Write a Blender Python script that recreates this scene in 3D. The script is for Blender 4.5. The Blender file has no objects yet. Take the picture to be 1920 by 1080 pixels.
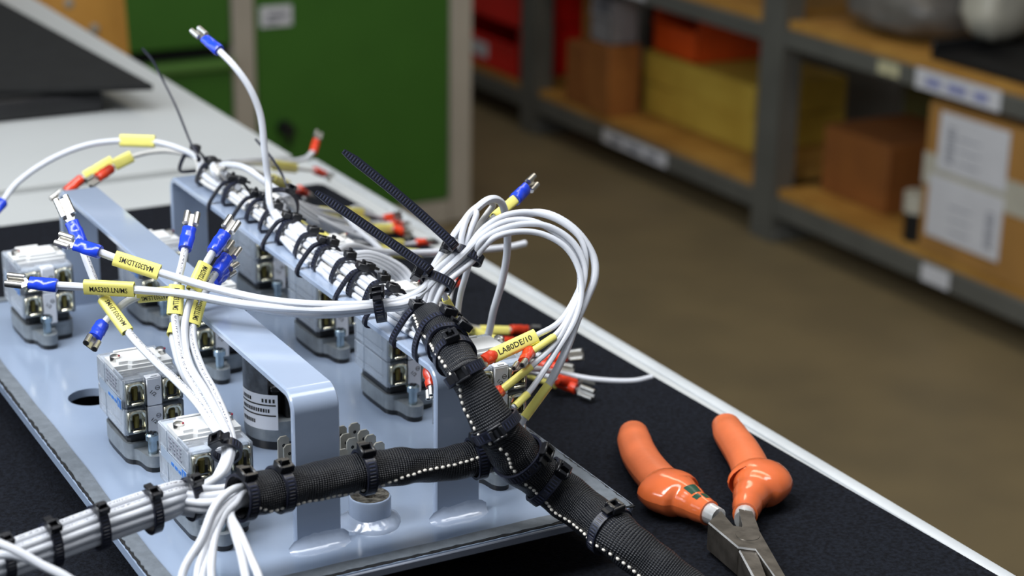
import bpy, bmesh, math, random
from mathutils import Vector, Matrix

# ------------------------------------------------------------------ camera
S = 0.001                       # everything below is authored in millimetres
scene = bpy.context.scene
COL = scene.collection
cam_data = bpy.data.cameras.new('camera')
cam = bpy.data.objects.new('camera', cam_data)
COL.objects.link(cam)
scene.camera = cam
cam_data.sensor_width = 36.0
cam_data.lens = 65.83
cam_data.clip_start = 0.05
cam_data.clip_end = 60
cam.matrix_world = Matrix(((0.877273, 0.142434, -0.458372, 0.0),
                           (-0.479740, 0.291144, -0.827698, 0.0),
                           (0.015560, 0.946017, 0.323744, 1.253),
                           (0, 0, 0, 1)))
cam_data.dof.use_dof = True
cam_data.dof.focus_distance = 0.790
cam_data.dof.aperture_fstop = 10.5

# ------------------------------------------------------------------ light
world = bpy.data.worlds.new('world')
scene.world = world
world.use_nodes = True
world.node_tree.nodes['Background'].inputs['Color'].default_value = (0.80, 0.88, 1.0, 1)
world.node_tree.nodes['Background'].inputs['Strength'].default_value = 0.22

def area(name, loc, target, sx, sy, power, color):
    d = bpy.data.lights.new(name, 'AREA')
    d.shape = 'RECTANGLE'; d.size = sx; d.size_y = sy; d.energy = power; d.color = color
    o = bpy.data.objects.new(name, d); COL.objects.link(o)
    o.location = loc
    o.rotation_euler = (Vector(target) - Vector(loc)).to_track_quat('-Z', 'Y').to_euler()
    return o
area('bench_lamp', (-0.55, 0.62, 2.10), (0.25, 0.60, 0.88), 0.45, 1.6, 33, (0.95, 0.97, 1.0))
area('front_fill', (0.50, 0.62, 2.25), (0.40, 0.66, 0.88), 0.4, 1.4, 12.5, (0.97, 0.98, 1.0))  # added fill to brighten the front of the bench
area('window_light', (-2.6, 1.9, 2.1), (0.3, 0.9, 0.9), 1.8, 2.6, 46, (0.72, 0.85, 1.0))
area('aisle_lamp', (1.7, 2.2, 3.0), (1.7, 2.3, 0.0), 0.4, 3.0, 17, (1.0, 0.90, 0.72))

scene.view_settings.view_transform = 'Standard'
scene.view_settings.look = 'None'
scene.view_settings.exposure = 0.0
scene.view_settings.gamma = 1.0
scene.view_settings.use_curve_mapping = False

# wire, tie, sleeve and pliers geometry: world millimetres
WIRES=[
{'label':'thick white wire across the bracket with upside-down yellow marker MAS303.LD/MS','r':1.75,'pts':[(214.2,754.6,1005.2),(222.3,748.8,1001.9),(242.3,735.1,995.1),(254.8,723.4,992.0),(272.3,706.5,989.3),(290.8,692.5,988.7),(313.6,685.5,987.8),(324.8,680.1,990.0),(333.6,677.4,995.5),(337.1,681.5,998.5),(348.3,687.5,1008.0),(361.7,692.6,1018.5),(372.8,694.7,1024.1),(379.8,696.9,1021.1),(383.3,698.1,1010.5),(384.6,699.5,997.5),(384.9,703.6,983.6),(383.7,709.6,966.5),(383.1,717.4,948.4),(352.0,700.0,962.0)],'printed':0,'tone':0,'term':('blue',(201.1,767.9,1008.8),(-0.358,-0.556,0.750),19.02),'marks':[(8.11,28.14,'MAS303.LD/MS',(-0.278,-0.910,0.309),10,1,6.80)]},
{'label':'thick white wire with level yellow marker MAS303.LN/MS over the far contact block','r':1.75,'pts':[(195.7,759.3,991.1),(207.2,752.8,990.6),(225.6,741.2,990.2),(244.4,728.0,989.3),(262.5,712.4,987.3),(283.0,697.1,986.5),(298.4,687.5,986.9),(314.0,684.9,986.8),(325.2,678.3,989.0),(332.5,677.2,993.3),(338.0,676.1,998.3),(352.6,678.7,1007.0),(361.6,679.9,1013.6),(376.5,681.0,1019.0),(389.0,674.9,1021.0),(399.2,666.9,1015.0),(405.0,659.3,1003.8),(403.3,654.6,995.7),(398.0,652.0,987.6),(391.1,648.1,980.1),(384.9,645.1,970.0),(374.4,642.7,955.0),(362.5,641.9,942.5),(357.9,641.4,937.9)],'printed':0,'tone':0,'term':('blue',(178.4,769.7,992.9),(-0.225,-0.525,0.820),20.26),'marks':[(13.28,35.04,'MAS303.LN/MS',(-0.263,-0.910,0.320),-28,0,6.80),(320.29,337.58,'',(-0.460,-0.802,0.381),80,0,4.80)]},
{'label':'thick white wire with folded yellow marker LE/MS and drooping blue terminal','r':1.75,'pts':[(212.0,747.1,973.7),(218.5,748.0,978.9),(226.1,749.0,983.1),(235.9,745.7,985.3),(244.0,741.2,985.4),(259.8,724.9,984.5),(277.3,707.3,983.0),(292.0,695.6,983.0),(303.7,688.4,984.4),(314.7,686.3,985.0),(324.2,681.4,986.1),(332.1,679.4,989.1)],'printed':0,'tone':0,'term':('blue',(203.2,735.6,969.7),(0.412,-0.561,0.718),15.03),'marks':[(20.25,36.01,'MAS303.LE/MS',(-0.285,-0.902,0.324),-40,1,6.80)]},
{'label':'thick white wire with slanted yellow marker MAS303.LP/MS crossing a contact block','r':1.75,'pts':[(213.4,777.3,1003.4),(213.4,767.1,995.8),(214.5,753.0,986.0),(220.6,733.6,972.9),(225.2,716.4,966.3),(229.0,699.4,962.1),(231.8,681.7,958.0),(233.1,668.2,953.0),(233.1,657.8,951.2),(231.3,649.5,949.0),(225.7,642.5,944.9),(219.0,636.7,942.3),(202.7,626.1,950.9),(187.6,624.5,950.0),(170.3,621.6,948.9),(150.7,615.4,948.6),(133.9,610.1,948.4),(119.9,606.6,947.3),(77.9,597.6,927.3),(17.9,581.6,895.3)],'printed':1,'tone':0,'term':('blue',(210.8,795.2,1018.6),(-0.347,-0.635,0.690),23.52),'marks':[(32.24,51.96,'MAS303.LP/MS',(-0.265,-0.905,0.333),25,1,5.60)]},
{'label':'thick white wire with upright blue terminal over the bracket, first of the standing ones','r':1.75,'pts':[(251.5,748.0,1004.1),(248.1,743.0,998.7),(242.9,735.0,992.6),(238.7,727.9,981.0),(236.5,718.5,972.4),(234.0,704.0,965.7),(234.1,686.1,960.2),(234.6,669.2,954.7),(233.8,655.3,952.0),(231.7,648.2,949.5),(226.1,641.3,945.4),(218.8,636.0,943.3),(201.6,623.1,949.4),(186.5,621.4,948.3),(169.3,618.5,947.2),(149.7,612.3,947.0),(133.0,607.0,946.8),(119.0,603.5,945.9),(77.0,594.5,925.9),(17.0,578.5,893.9)],'printed':1,'tone':0,'term':('blue',(259.9,761.6,1014.3),(-0.116,-0.551,0.826),19.00),'marks':[(20.75,33.72,'MAS303.LL/MS',(-0.295,-0.897,0.328),0,0,6.80)]},
{'label':'thick white wire with standing yellow marker and the biggest of the upright blue terminals','r':1.75,'pts':[(262.3,741.6,1002.9),(257.7,738.8,998.6),(249.6,732.7,989.9),(242.4,725.1,978.9),(239.2,718.1,972.0),(236.4,704.2,966.5),(235.8,684.8,962.3),(235.7,666.9,956.5),(234.2,653.0,952.9),(232.0,647.0,949.9),(226.4,640.1,945.8),(218.5,635.3,944.2),(201.0,621.5,947.2),(185.8,619.7,945.9),(168.6,616.7,944.9),(149.1,610.5,944.7),(132.4,605.2,944.6),(118.5,601.7,943.7),(76.5,592.7,923.7),(16.5,576.7,891.7)],'printed':0,'tone':0,'term':('blue',(275.6,751.8,1012.0),(0.149,-0.757,0.636),19.02),'marks':[(8.09,21.77,'MAS302.LL/MS',(-0.308,-0.897,0.316),12,0,6.80)]},
{'label':'thick white wire with yellow marker ending LL/MS under the biggest blue terminal','r':1.75,'pts':[(262.5,739.1,993.9),(258.7,737.6,990.7),(250.8,730.3,985.6),(245.7,725.0,977.2),(243.0,718.2,971.4),(240.9,702.4,965.1),(239.5,683.6,961.4),(238.1,666.6,956.2),(235.9,654.2,952.1),(232.9,647.6,949.5),(227.3,640.6,945.4),(218.9,636.3,944.2),(200.7,621.1,944.4),(185.5,619.3,942.9),(168.3,616.3,941.9),(148.8,610.2,941.8),(132.1,604.9,941.7),(118.2,601.4,940.8),(76.2,592.4,920.8),(16.2,576.4,888.8)],'printed':1,'tone':0,'term':('blue',(275.7,751.4,1000.0),(0.344,-0.690,0.636),19.02),'marks':[(15.97,29.35,'MAS303.LL/MS',(-0.304,-0.893,0.333),12,0,6.80)]},
{'label':'thick white wire mostly hidden behind the upright ones, with twisted yellow marker at the bottom','r':1.75,'pts':[(262.6,743.9,987.5),(256.6,742.9,982.8),(247.9,739.5,977.1),(238.8,731.4,971.3),(236.9,723.1,965.9),(235.1,709.0,961.4),(234.6,688.4,957.4),(235.5,672.5,952.1),(235.5,662.8,948.8),(232.5,651.9,947.8),(226.9,645.0,943.7),(219.9,639.4,941.2),(201.0,622.2,941.5),(185.7,620.3,939.7),(168.5,617.4,938.7),(148.9,611.3,938.6),(132.2,606.1,938.6),(118.2,602.6,937.7),(76.2,593.6,917.7),(16.2,577.6,885.7)],'printed':0,'tone':0,'term':('blue',(276.8,756.4,988.1),(0.620,-0.680,-0.391),18.96),'marks':[(28.37,34.26,'',(-0.292,-0.893,0.343),50,0,6.80)]},
{'label':'white loom wire leaving the short braided sleeve, uppermost at the sleeve mouth','r':1.75,'pts':[(243.5,625.9,943.1),(228.3,623.4,946.2),(215.8,624.6,946.9),(203.6,628.9,948.1),(188.4,627.3,947.1),(171.0,624.4,946.0),(151.3,618.3,945.7),(134.5,613.0,945.5),(120.4,609.5,944.4),(78.4,600.5,924.4),(18.4,584.5,892.4)],'printed':0,'tone':0,'group':'white loom wires from the short sleeve'},
{'label':'white loom wire leaving the short braided sleeve, second from the top at the sleeve mouth','r':1.75,'pts':[(241.3,620.4,944.4),(226.2,617.7,947.1),(213.7,618.6,947.2),(202.5,626.0,946.8),(187.3,624.3,945.6),(170.0,621.4,944.5),(150.4,615.2,944.3),(133.6,610.0,944.1),(119.5,606.5,943.1),(77.5,597.5,923.1),(17.5,581.5,891.1)],'printed':0,'tone':0,'group':'white loom wires from the short sleeve'},
{'label':'white loom wire leaving the short braided sleeve, in the middle at the sleeve mouth','r':1.75,'pts':[(240.5,618.3,944.0),(225.3,615.5,946.3),(212.7,616.1,945.6),(201.9,624.4,944.8),(186.6,622.6,943.4),(169.4,619.7,942.3),(149.8,613.5,942.2),(133.0,608.3,942.0),(119.0,604.8,941.1),(77.0,595.8,921.1),(17.0,579.8,889.1)],'printed':0,'tone':0,'group':'white loom wires from the short sleeve'},
{'label':'white loom wire leaving the short braided sleeve, second from the bottom at the sleeve mouth','r':1.75,'pts':[(241.0,619.7,942.1),(225.7,616.8,943.9),(213.0,617.2,942.6),(201.6,624.1,942.2),(186.4,622.2,940.5),(169.1,619.3,939.5),(149.5,613.2,939.4),(132.7,608.0,939.3),(118.7,604.5,938.4),(76.7,595.5,918.4),(16.7,579.5,886.4)],'printed':0,'tone':0,'group':'white loom wires from the short sleeve'},
{'label':'white loom wire leaving the short braided sleeve, lowest at the sleeve mouth','r':1.75,'pts':[(242.4,623.6,938.8),(227.0,620.6,940.1),(214.1,620.9,938.1),(202.1,625.5,940.3),(186.7,623.6,938.5),(169.4,620.8,937.5),(149.8,614.7,937.3),(133.0,609.4,937.3),(118.9,606.0,936.4),(76.9,597.0,916.4),(16.9,581.0,885.5)],'printed':0,'tone':0,'group':'white loom wires from the short sleeve'},
{'label':'white wire hanging from the loom fork, outermost towards the plate edge','r':1.60,'pts':[(242.1,622.5,941.8),(221.6,611.0,952.0),(214.6,606.3,952.2),(208.2,600.5,950.6),(200.8,593.2,943.5),(190.2,586.2,933.0),(187.2,560.2,907.0),(182.2,522.2,887.0)],'printed':0,'tone':0},
{'label':'white wire hanging from the loom fork, second from the plate edge','r':1.60,'pts':[(242.1,622.5,941.8),(222.1,609.7,949.2),(215.0,604.8,948.8),(208.5,598.9,946.9),(200.9,591.7,939.9),(195.1,583.2,932.2),(192.1,557.2,906.2),(187.1,519.2,886.2)],'printed':0,'tone':0},
{'label':'white wire hanging from the loom fork, third from the plate edge','r':1.60,'pts':[(242.1,622.5,941.8),(222.6,610.1,947.1),(216.4,606.0,946.5),(211.2,600.8,944.4),(205.6,595.5,941.4),(200.5,589.2,936.8),(196.5,582.5,932.2),(193.5,556.5,906.2),(188.5,518.5,886.2)],'printed':0,'tone':0},
{'label':'white wire hanging from the loom fork, fourth from the plate edge','r':1.60,'pts':[(242.1,622.5,941.8),(223.5,610.5,949.6),(218.4,605.6,948.4),(212.5,601.2,947.2),(207.1,595.4,943.3),(203.0,588.6,938.6),(199.7,580.7,932.3),(196.7,554.7,906.3),(191.7,516.7,886.3)],'printed':0,'tone':0},
{'label':'white wire hanging from the loom fork, fifth from the plate edge','r':1.60,'pts':[(242.1,622.5,941.8),(220.0,610.1,947.2),(215.1,603.8,946.6),(213.9,594.2,942.3),(212.6,584.6,938.2),(210.7,574.7,932.5),(207.7,548.7,906.5),(202.7,510.7,886.5)],'printed':0,'tone':0},
{'label':'white wire hanging from the loom fork, closest to the bracket foot','r':1.60,'pts':[(242.1,622.5,941.8),(221.3,609.0,946.3),(215.8,603.3,946.2),(215.6,593.2,942.4),(215.5,582.6,937.4),(215.1,572.3,932.6),(212.1,546.3,906.6),(207.1,508.3,886.6)],'printed':0,'tone':0},
{'label':'white wire crossing over the tied loom at the near corner, upper one','r':1.60,'pts':[(124.4,590.4,961.6),(131.9,584.9,958.3),(139.1,579.1,953.6),(147.8,572.0,947.8),(161.8,548.0,925.8),(181.8,508.0,901.8)],'printed':0,'tone':0},
{'label':'white wire crossing over the tied loom at the near corner, lower one','r':1.60,'pts':[(124.8,594.4,954.0),(132.6,589.0,954.3),(139.5,584.2,951.6),(150.2,574.4,945.0),(162.2,548.4,923.0),(178.2,508.4,899.0)],'printed':0,'tone':0},
{'label':'white wire standing tall behind the bundle with raised blue terminal against the green cabinet','r':1.75,'pts':[(314.9,874.5,1061.9),(319.4,863.2,1054.8),(324.4,856.6,1045.0),(328.2,853.0,1031.9),(328.8,849.7,1012.1),(329.4,847.8,998.8),(326.8,839.8,990.1),(327.6,835.0,984.2),(327.9,797.0,983.8),(327.8,759.0,983.5),(327.5,721.0,983.7),(327.3,676.0,984.3),(325.0,648.0,985.4)],'printed':0,'tone':0,'term':('blue',(309.5,891.3,1068.9),(-0.079,-0.406,0.910),19.03)},
{'label':'white wire arching out over the bench top with yellow marker and blue terminal','r':1.75,'pts':[(227.7,981.4,964.7),(237.4,985.5,973.5),(255.7,985.6,984.3),(276.0,983.1,991.3),(294.5,979.5,992.8),(311.1,970.2,992.5),(322.8,960.1,989.4),(329.7,952.3,985.3),(325.6,935.0,981.9),(325.5,897.0,981.5),(325.7,859.0,981.2),(326.1,821.0,981.4),(326.4,783.0,981.8),(326.5,745.0,982.0),(326.3,707.0,981.7),(326.1,676.0,982.0),(324.0,648.0,983.6)],'printed':0,'tone':0,'term':('blue',(214.0,971.1,956.5),(-0.267,-0.363,0.893),19.01),'marks':[(75.69,94.84,'',(-0.288,-0.925,0.247),0,0,6.80)]},
{'label':'thin grey wire with slanting yellow marker and red terminal above the rear bracket corner','r':1.30,'pts':[(289.9,987.2,975.0),(295.4,987.8,978.2),(305.2,986.2,981.8),(316.6,978.6,984.5),(324.7,966.0,985.4),(328.5,952.6,984.5),(324.2,935.0,979.1),(324.6,897.0,979.5),(324.9,859.0,979.4),(325.1,821.0,979.0),(325.0,783.0,978.7),(324.6,745.0,978.9),(324.2,707.0,979.3),(324.8,676.0,979.5),(323.1,648.0,981.6)],'printed':0,'tone':1,'term':('red',(274.9,978.2,970.9),(0.244,-0.712,0.659),18.01),'marks':[(3.76,14.80,'',(-0.279,-0.925,0.256),0,0,6.80)]},
{'label':'thin grey wire with yellow marker lying beside the slanting red terminal','r':1.30,'pts':[(280.0,1012.4,963.7),(285.2,1010.7,966.7),(298.6,1008.5,973.8),(307.9,1000.0,977.6),(319.1,986.2,983.0),(326.3,966.3,985.4),(329.2,954.6,984.2),(327.2,930.0,978.8),(326.9,892.0,979.2),(327.0,854.0,979.5),(327.3,816.0,979.3),(327.7,778.0,978.9),(327.9,740.0,978.7),(327.8,702.0,979.0),(327.3,676.0,979.5),(325.0,648.0,981.6)],'printed':0,'tone':1,'term':('red',(262.9,1007.8,954.5),(-0.165,-0.723,0.671),19.99),'marks':[(3.54,21.55,'',(-0.267,-0.928,0.260),0,0,6.80)]},
{'label':'white wire reaching to the bench corner with raised red terminal before the green door','r':1.75,'pts':[(499.9,1196.8,912.3),(491.1,1188.7,910.2),(473.6,1175.3,912.8),(430.9,1110.8,934.4),(381.4,1027.1,959.4),(350.9,966.3,977.1),(327.5,922.6,986.6),(330.7,920.0,978.7),(330.4,882.0,978.9),(330.0,844.0,979.3),(329.7,806.0,979.5),(329.7,768.0,979.2),(330.0,730.0,978.8),(330.4,692.0,978.8),(329.9,676.0,979.5),(327.0,648.0,981.6)],'printed':0,'tone':0,'term':('red',(509.2,1208.6,922.3),(0.239,-0.730,0.641),18.01)},
{'label':'thin grey wire with yellow marker and red terminal on the white bench joint','r':1.30,'pts':[(499.2,1192.0,899.1),(484.6,1178.2,905.0),(443.6,1124.4,925.7),(386.9,1023.7,958.6),(348.7,956.0,978.6),(323.6,907.8,989.5),(333.1,912.0,978.8),(333.4,874.0,978.7),(333.5,836.0,979.1),(333.3,798.0,979.4),(332.9,760.0,979.4),(332.6,722.0,979.0),(332.4,676.0,979.5),(328.9,648.0,981.6)],'printed':0,'tone':1,'term':('red',(514.0,1197.9,890.7),(0.139,-0.907,-0.399),17.99),'marks':[(38.49,102.53,'',(-0.358,-0.896,0.262),0,0,6.80)]},
{'label':'thin grey wire with red terminal on the white bench behind the mat corner','r':1.30,'pts':[(461.7,1130.8,905.7),(449.4,1116.2,912.8),(400.3,1023.9,947.0),(365.6,967.8,970.9),(339.1,927.9,985.7),(320.9,897.8,991.2),(329.0,905.0,981.9),(328.6,867.0,981.6),(328.3,829.0,981.2),(328.4,791.0,981.3),(328.7,753.0,981.8),(329.1,715.0,982.0),(328.6,676.0,982.0),(326.0,648.0,983.6)],'printed':0,'tone':1,'term':('red',(473.2,1140.1,895.4),(0.082,-0.780,-0.620),17.98),'marks':[(37.11,130.44,'',(-0.354,-0.895,0.270),0,0,6.80)]},
{'label':'white wire swooping from the rear bundle end past the upright wire','r':1.75,'pts':[(329.0,890.0,985.0),(331.4,921.1,988.3),(332.7,904.1,992.9),(335.3,890.8,993.5),(341.6,881.5,987.9),(352.5,875.9,979.7),(363.6,877.9,969.6),(386.6,889.2,954.0),(407.9,908.7,941.4),(438.2,945.9,924.8)],'printed':0,'tone':0},
{'label':'thin wire fanned behind the bundle, red terminal topmost in the pile','r':1.40,'pts':[(510.1,1099.2,887.3),(491.7,1086.3,896.2),(441.8,1015.7,923.1),(394.3,944.1,950.9),(358.9,888.2,973.9),(338.2,855.1,983.8),(327.0,842.0,983.0),(322.8,800.0,976.8),(323.1,762.0,976.3),(323.4,724.0,976.2),(323.6,676.0,977.0),(322.1,648.0,979.6)],'printed':0,'tone':0,'term':('red',(514.2,1082.8,893.5),(-0.972,-0.234,0.027),18.02),'marks':[(38.51,114.85,'',(-0.387,-0.877,0.286),0,0,6.60)]},
{'label':'thin wire fanned behind the bundle, red terminal in the middle of the pile','r':1.40,'pts':[(508.8,1085.5,887.5),(490.0,1074.2,893.8),(443.9,1012.5,917.8),(396.5,941.6,947.6),(358.0,882.5,973.5),(337.0,849.9,984.0),(331.0,833.0,983.0),(325.9,794.0,977.0),(325.6,756.0,976.6),(325.5,718.0,976.3),(326.1,676.0,977.0),(324.0,648.0,979.6)],'printed':0,'tone':0,'term':('red',(524.4,1092.6,882.0),(0.358,-0.919,-0.165),18.01),'marks':[(35.64,95.22,'',(-0.389,-0.874,0.291),0,0,6.60)]},
{'label':'thin wire fanned behind the bundle, red terminal lowest in the pile','r':1.40,'pts':[(505.9,1075.1,887.8),(486.9,1063.4,892.8),(439.6,1002.7,917.7),(392.3,931.9,947.6),(356.2,877.3,973.1),(335.5,844.8,984.4),(329.0,824.0,983.0),(329.3,788.0,976.9),(329.1,750.0,976.9),(328.8,712.0,976.5),(328.6,676.0,977.0),(326.0,648.0,979.6)],'printed':0,'tone':0,'term':('red',(509.9,1057.6,887.0),(-0.974,-0.225,-0.018),18.03),'marks':[(2.23,28.87,'',(-0.401,-0.868,0.294),0,0,6.60)]},
{'label':'thin wire fanned behind the bundle, red terminal hidden at the back of the pile','r':1.40,'pts':[(511.0,1106.4,882.2),(493.0,1097.8,896.6),(481.6,1082.6,903.6),(445.6,1024.3,919.6),(397.8,952.5,946.4),(357.2,882.6,972.7),(335.1,842.4,983.9),(332.0,815.0,983.0),(331.5,782.0,976.7),(331.9,744.0,977.0),(332.1,706.0,976.8),(331.1,676.0,977.0),(328.0,648.0,979.6)],'printed':0,'tone':0,'term':('red',(526.0,1112.8,874.6),(-0.024,-0.736,-0.676),18.03),'marks':[(132.78,187.65,'',(-0.376,-0.881,0.286),0,0,6.60)]},
{'label':'thin wire fanned behind the bundle, red terminal alone in front of the pile','r':1.40,'pts':[(501.7,1030.4,891.1),(490.0,1025.6,893.0),(452.4,992.0,908.4),(408.7,940.2,930.4),(376.4,894.5,953.0),(351.0,861.9,972.7),(333.4,834.0,984.8),(327.0,806.0,983.0),(333.9,776.0,976.4),(334.0,738.0,976.8),(334.2,700.0,977.0),(333.6,676.0,977.0),(329.9,648.0,979.6)],'printed':0,'tone':0,'term':('red',(506.0,1013.7,896.3),(-0.528,-0.373,-0.763),18.04),'marks':[(16.63,59.93,'',(-0.403,-0.864,0.302),0,0,6.60)]},
{'label':'thin wire fanned behind the bundle, broad yellow marker under the tie tails','r':1.40,'pts':[(499.8,942.7,911.2),(482.7,951.3,909.1),(461.7,951.8,911.3),(433.3,935.6,922.6),(402.0,910.2,936.8),(374.7,883.2,952.8),(348.4,851.4,973.0),(333.0,828.2,984.7),(331.0,797.0,983.0),(324.9,770.0,978.7),(324.5,732.0,979.0),(324.2,694.0,979.4),(324.8,676.0,979.5),(323.1,648.0,981.6)],'printed':0,'tone':0,'marks':[(36.23,83.65,'',(-0.406,-0.861,0.306),0,0,6.60)]},
{'label':'thin wire fanned behind the bundle, yellow marker slanting beside the upright wire foot','r':1.40,'pts':[(366.0,842.1,959.0),(357.1,848.8,963.4),(352.8,852.4,966.5),(342.4,843.9,976.4),(332.8,827.7,983.0),(329.0,788.0,983.0),(323.0,764.0,976.4),(323.4,726.0,976.2),(323.6,676.0,977.0),(322.1,648.0,979.6)],'printed':0,'tone':0,'marks':[(16.68,33.70,'',(-0.362,-0.885,0.293),0,0,6.60)]},
{'label':'thin wire fanned behind the bundle, yellow marker nearest the rear white cover','r':1.40,'pts':[(372.7,843.9,957.5),(364.8,849.5,960.5),(356.1,853.2,966.9),(347.3,846.0,973.2),(331.9,822.2,983.2),(332.0,779.0,983.0),(325.6,758.0,976.7),(325.5,720.0,976.3),(326.1,676.0,977.0),(324.0,648.0,979.6)],'printed':0,'tone':0,'marks':[(11.31,21.81,'',(-0.372,-0.879,0.299),0,0,6.60)]},
{'label':'white wire curling behind the bundle by the looped tie, outer curl','r':1.50,'pts':[(329.0,838.0,984.0),(327.8,838.1,987.2),(333.7,847.2,987.9),(341.8,854.4,986.9),(348.5,861.0,982.4),(358.9,870.0,973.8),(377.9,890.3,959.9),(407.2,921.5,942.2)],'printed':0,'tone':0,'group':'white wires curling behind the bundle'},
{'label':'white wire curling behind the bundle by the looped tie, middle curl','r':1.50,'pts':[(329.0,830.0,984.0),(328.5,837.3,986.2),(334.7,846.1,986.6),(342.0,853.7,985.4),(348.2,860.4,980.6),(358.6,869.5,971.9),(377.6,889.8,958.3),(406.9,920.9,940.2)],'printed':0,'tone':0,'group':'white wires curling behind the bundle'},
{'label':'white wire curling behind the bundle by the looped tie, inner curl','r':1.50,'pts':[(329.0,822.0,984.0),(329.3,836.5,985.2),(335.7,845.1,985.4),(342.3,852.9,983.9),(347.9,859.9,978.8),(358.3,868.9,970.1),(377.4,889.3,956.7),(406.6,920.3,938.3)],'printed':0,'tone':0,'group':'white wires curling behind the bundle'},
{'label':'thin white wire arching behind the rear white cover, outermost of the arcs','r':1.40,'pts':[(329.0,768.0,984.0),(337.4,770.2,981.6),(350.3,774.4,979.6),(362.7,777.2,973.6),(371.2,776.0,967.0),(375.1,770.3,958.1)],'printed':1,'tone':0,'group':'white wires arching behind the bundle'},
{'label':'thin white wire arching behind the rear white cover, second from outside of the arcs','r':1.40,'pts':[(330.0,764.0,984.0),(337.9,769.4,980.4),(350.1,773.9,978.2),(362.0,776.9,971.9),(369.7,776.2,965.5),(372.8,771.6,958.1)],'printed':1,'tone':0,'group':'white wires arching behind the bundle'},
{'label':'thin white wire arching behind the rear white cover, middle one of the arcs','r':1.40,'pts':[(331.0,760.0,984.0),(338.4,768.7,979.2),(349.9,773.5,976.8),(361.3,776.6,970.2),(368.1,776.5,964.0),(370.5,772.8,958.0)],'printed':0,'tone':0,'group':'white wires arching behind the bundle'},
{'label':'thin white wire arching behind the rear white cover, second from inside of the arcs','r':1.40,'pts':[(332.0,756.0,984.0),(338.9,768.0,978.1),(349.6,773.0,975.3),(360.6,776.3,968.4),(366.5,776.8,962.6),(368.3,774.0,958.0)],'printed':0,'tone':0,'group':'white wires arching behind the bundle'},
{'label':'thin white wire arching behind the rear white cover, innermost of the arcs','r':1.40,'pts':[(333.0,752.0,984.0),(339.3,767.3,976.9),(349.4,772.6,973.9),(359.9,776.1,966.7),(364.9,777.1,961.1),(366.0,775.3,957.9)],'printed':0,'tone':0,'group':'white wires arching behind the bundle'},
{'label':'straight white wire slanting from the red terminal pile down to a white block cover','r':1.75,'pts':[(416.9,952.3,942.0),(412.7,930.2,941.3),(404.8,887.7,945.0),(388.9,826.9,952.4),(381.6,789.8,955.3),(377.9,767.4,954.5)],'printed':0,'tone':0},
{'label':'bare white wire with cut end pointing past the loops over the bench edge','r':1.75,'pts':[(484.4,860.3,941.5),(475.4,859.2,941.2),(461.3,857.7,942.1),(447.8,857.1,943.2),(430.8,855.4,945.5),(409.4,850.5,949.3),(380.4,834.3,959.2),(363.3,817.3,968.7),(343.7,789.6,978.3),(329.0,765.0,984.0)],'printed':0,'tone':0},
{'label':'white wire inside the long tied bundle on the bracket top','r':1.40,'pts':[(328.3,940.0,976.7),(328.5,902.0,976.3),(328.8,864.0,976.2),(329.2,826.0,976.6),(329.3,788.0,976.9),(329.1,750.0,976.9),(328.8,712.0,976.5),(328.6,676.0,977.0),(326.0,648.0,979.6)],'printed':0,'tone':0,'group':'white wires inside the long bundle'},
{'label':'white wire inside the long tied bundle on the bracket top','r':1.40,'pts':[(331.6,930.0,976.9),(331.3,892.0,976.6),(331.1,854.0,976.2),(331.2,816.0,976.3),(331.6,778.0,976.7),(331.9,740.0,977.0),(332.1,702.0,976.8),(331.1,676.0,977.0),(328.0,648.0,979.6)],'printed':0,'tone':0,'group':'white wires inside the long bundle'},
{'label':'white wire inside the long tied bundle on the bracket top','r':1.40,'pts':[(331.8,925.0,981.8),(332.1,887.0,982.0),(332.0,849.0,981.7),(331.7,811.0,981.3),(331.3,773.0,981.2),(331.1,735.0,981.6),(331.2,697.0,982.0),(331.1,676.0,982.0),(328.0,648.0,983.6)],'printed':0,'tone':0,'group':'white wires inside the long bundle'},
{'label':'white wire inside the long tied bundle on the bracket top','r':1.40,'pts':[(329.8,820.0,984.3),(330.1,782.0,984.0),(330.4,744.0,983.6),(330.7,706.0,983.5),(329.9,676.0,984.3),(327.0,648.0,985.4)],'printed':0,'tone':0,'group':'white wires inside the long bundle'},
{'label':'white wire inside the long tied bundle on the bracket top','r':1.40,'pts':[(334.9,905.0,977.0),(334.7,867.0,976.7),(334.3,829.0,976.3),(334.0,791.0,976.3),(333.9,753.0,976.6),(334.1,715.0,977.0),(333.6,676.0,977.0),(329.9,648.0,979.6)],'printed':0,'tone':0,'group':'white wires inside the long bundle'},
{'label':'thin white wire of the big loops, outermost arc, yellow marker LA80DE/10','r':1.35,'pts':[(348.7,646.3,971.3),(370.7,648.1,976.2),(384.6,651.4,979.6),(396.4,656.3,990.1),(400.5,657.8,1000.0),(401.0,662.9,1010.6),(394.1,669.7,1018.1),(383.0,676.1,1021.9),(371.8,679.5,1020.8),(362.0,680.5,1015.8),(353.4,681.5,1006.0),(337.9,677.1,997.6),(332.4,674.9,987.4),(331.0,668.0,984.0)],'printed':0,'tone':0,'term':('red',(336.7,637.4,972.6),(0.397,-0.412,0.820),15.00),'marks':[(0,22.58,'LA80DE/10',(-0.455,-0.818,0.353),5,0,6.40)]},
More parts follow.
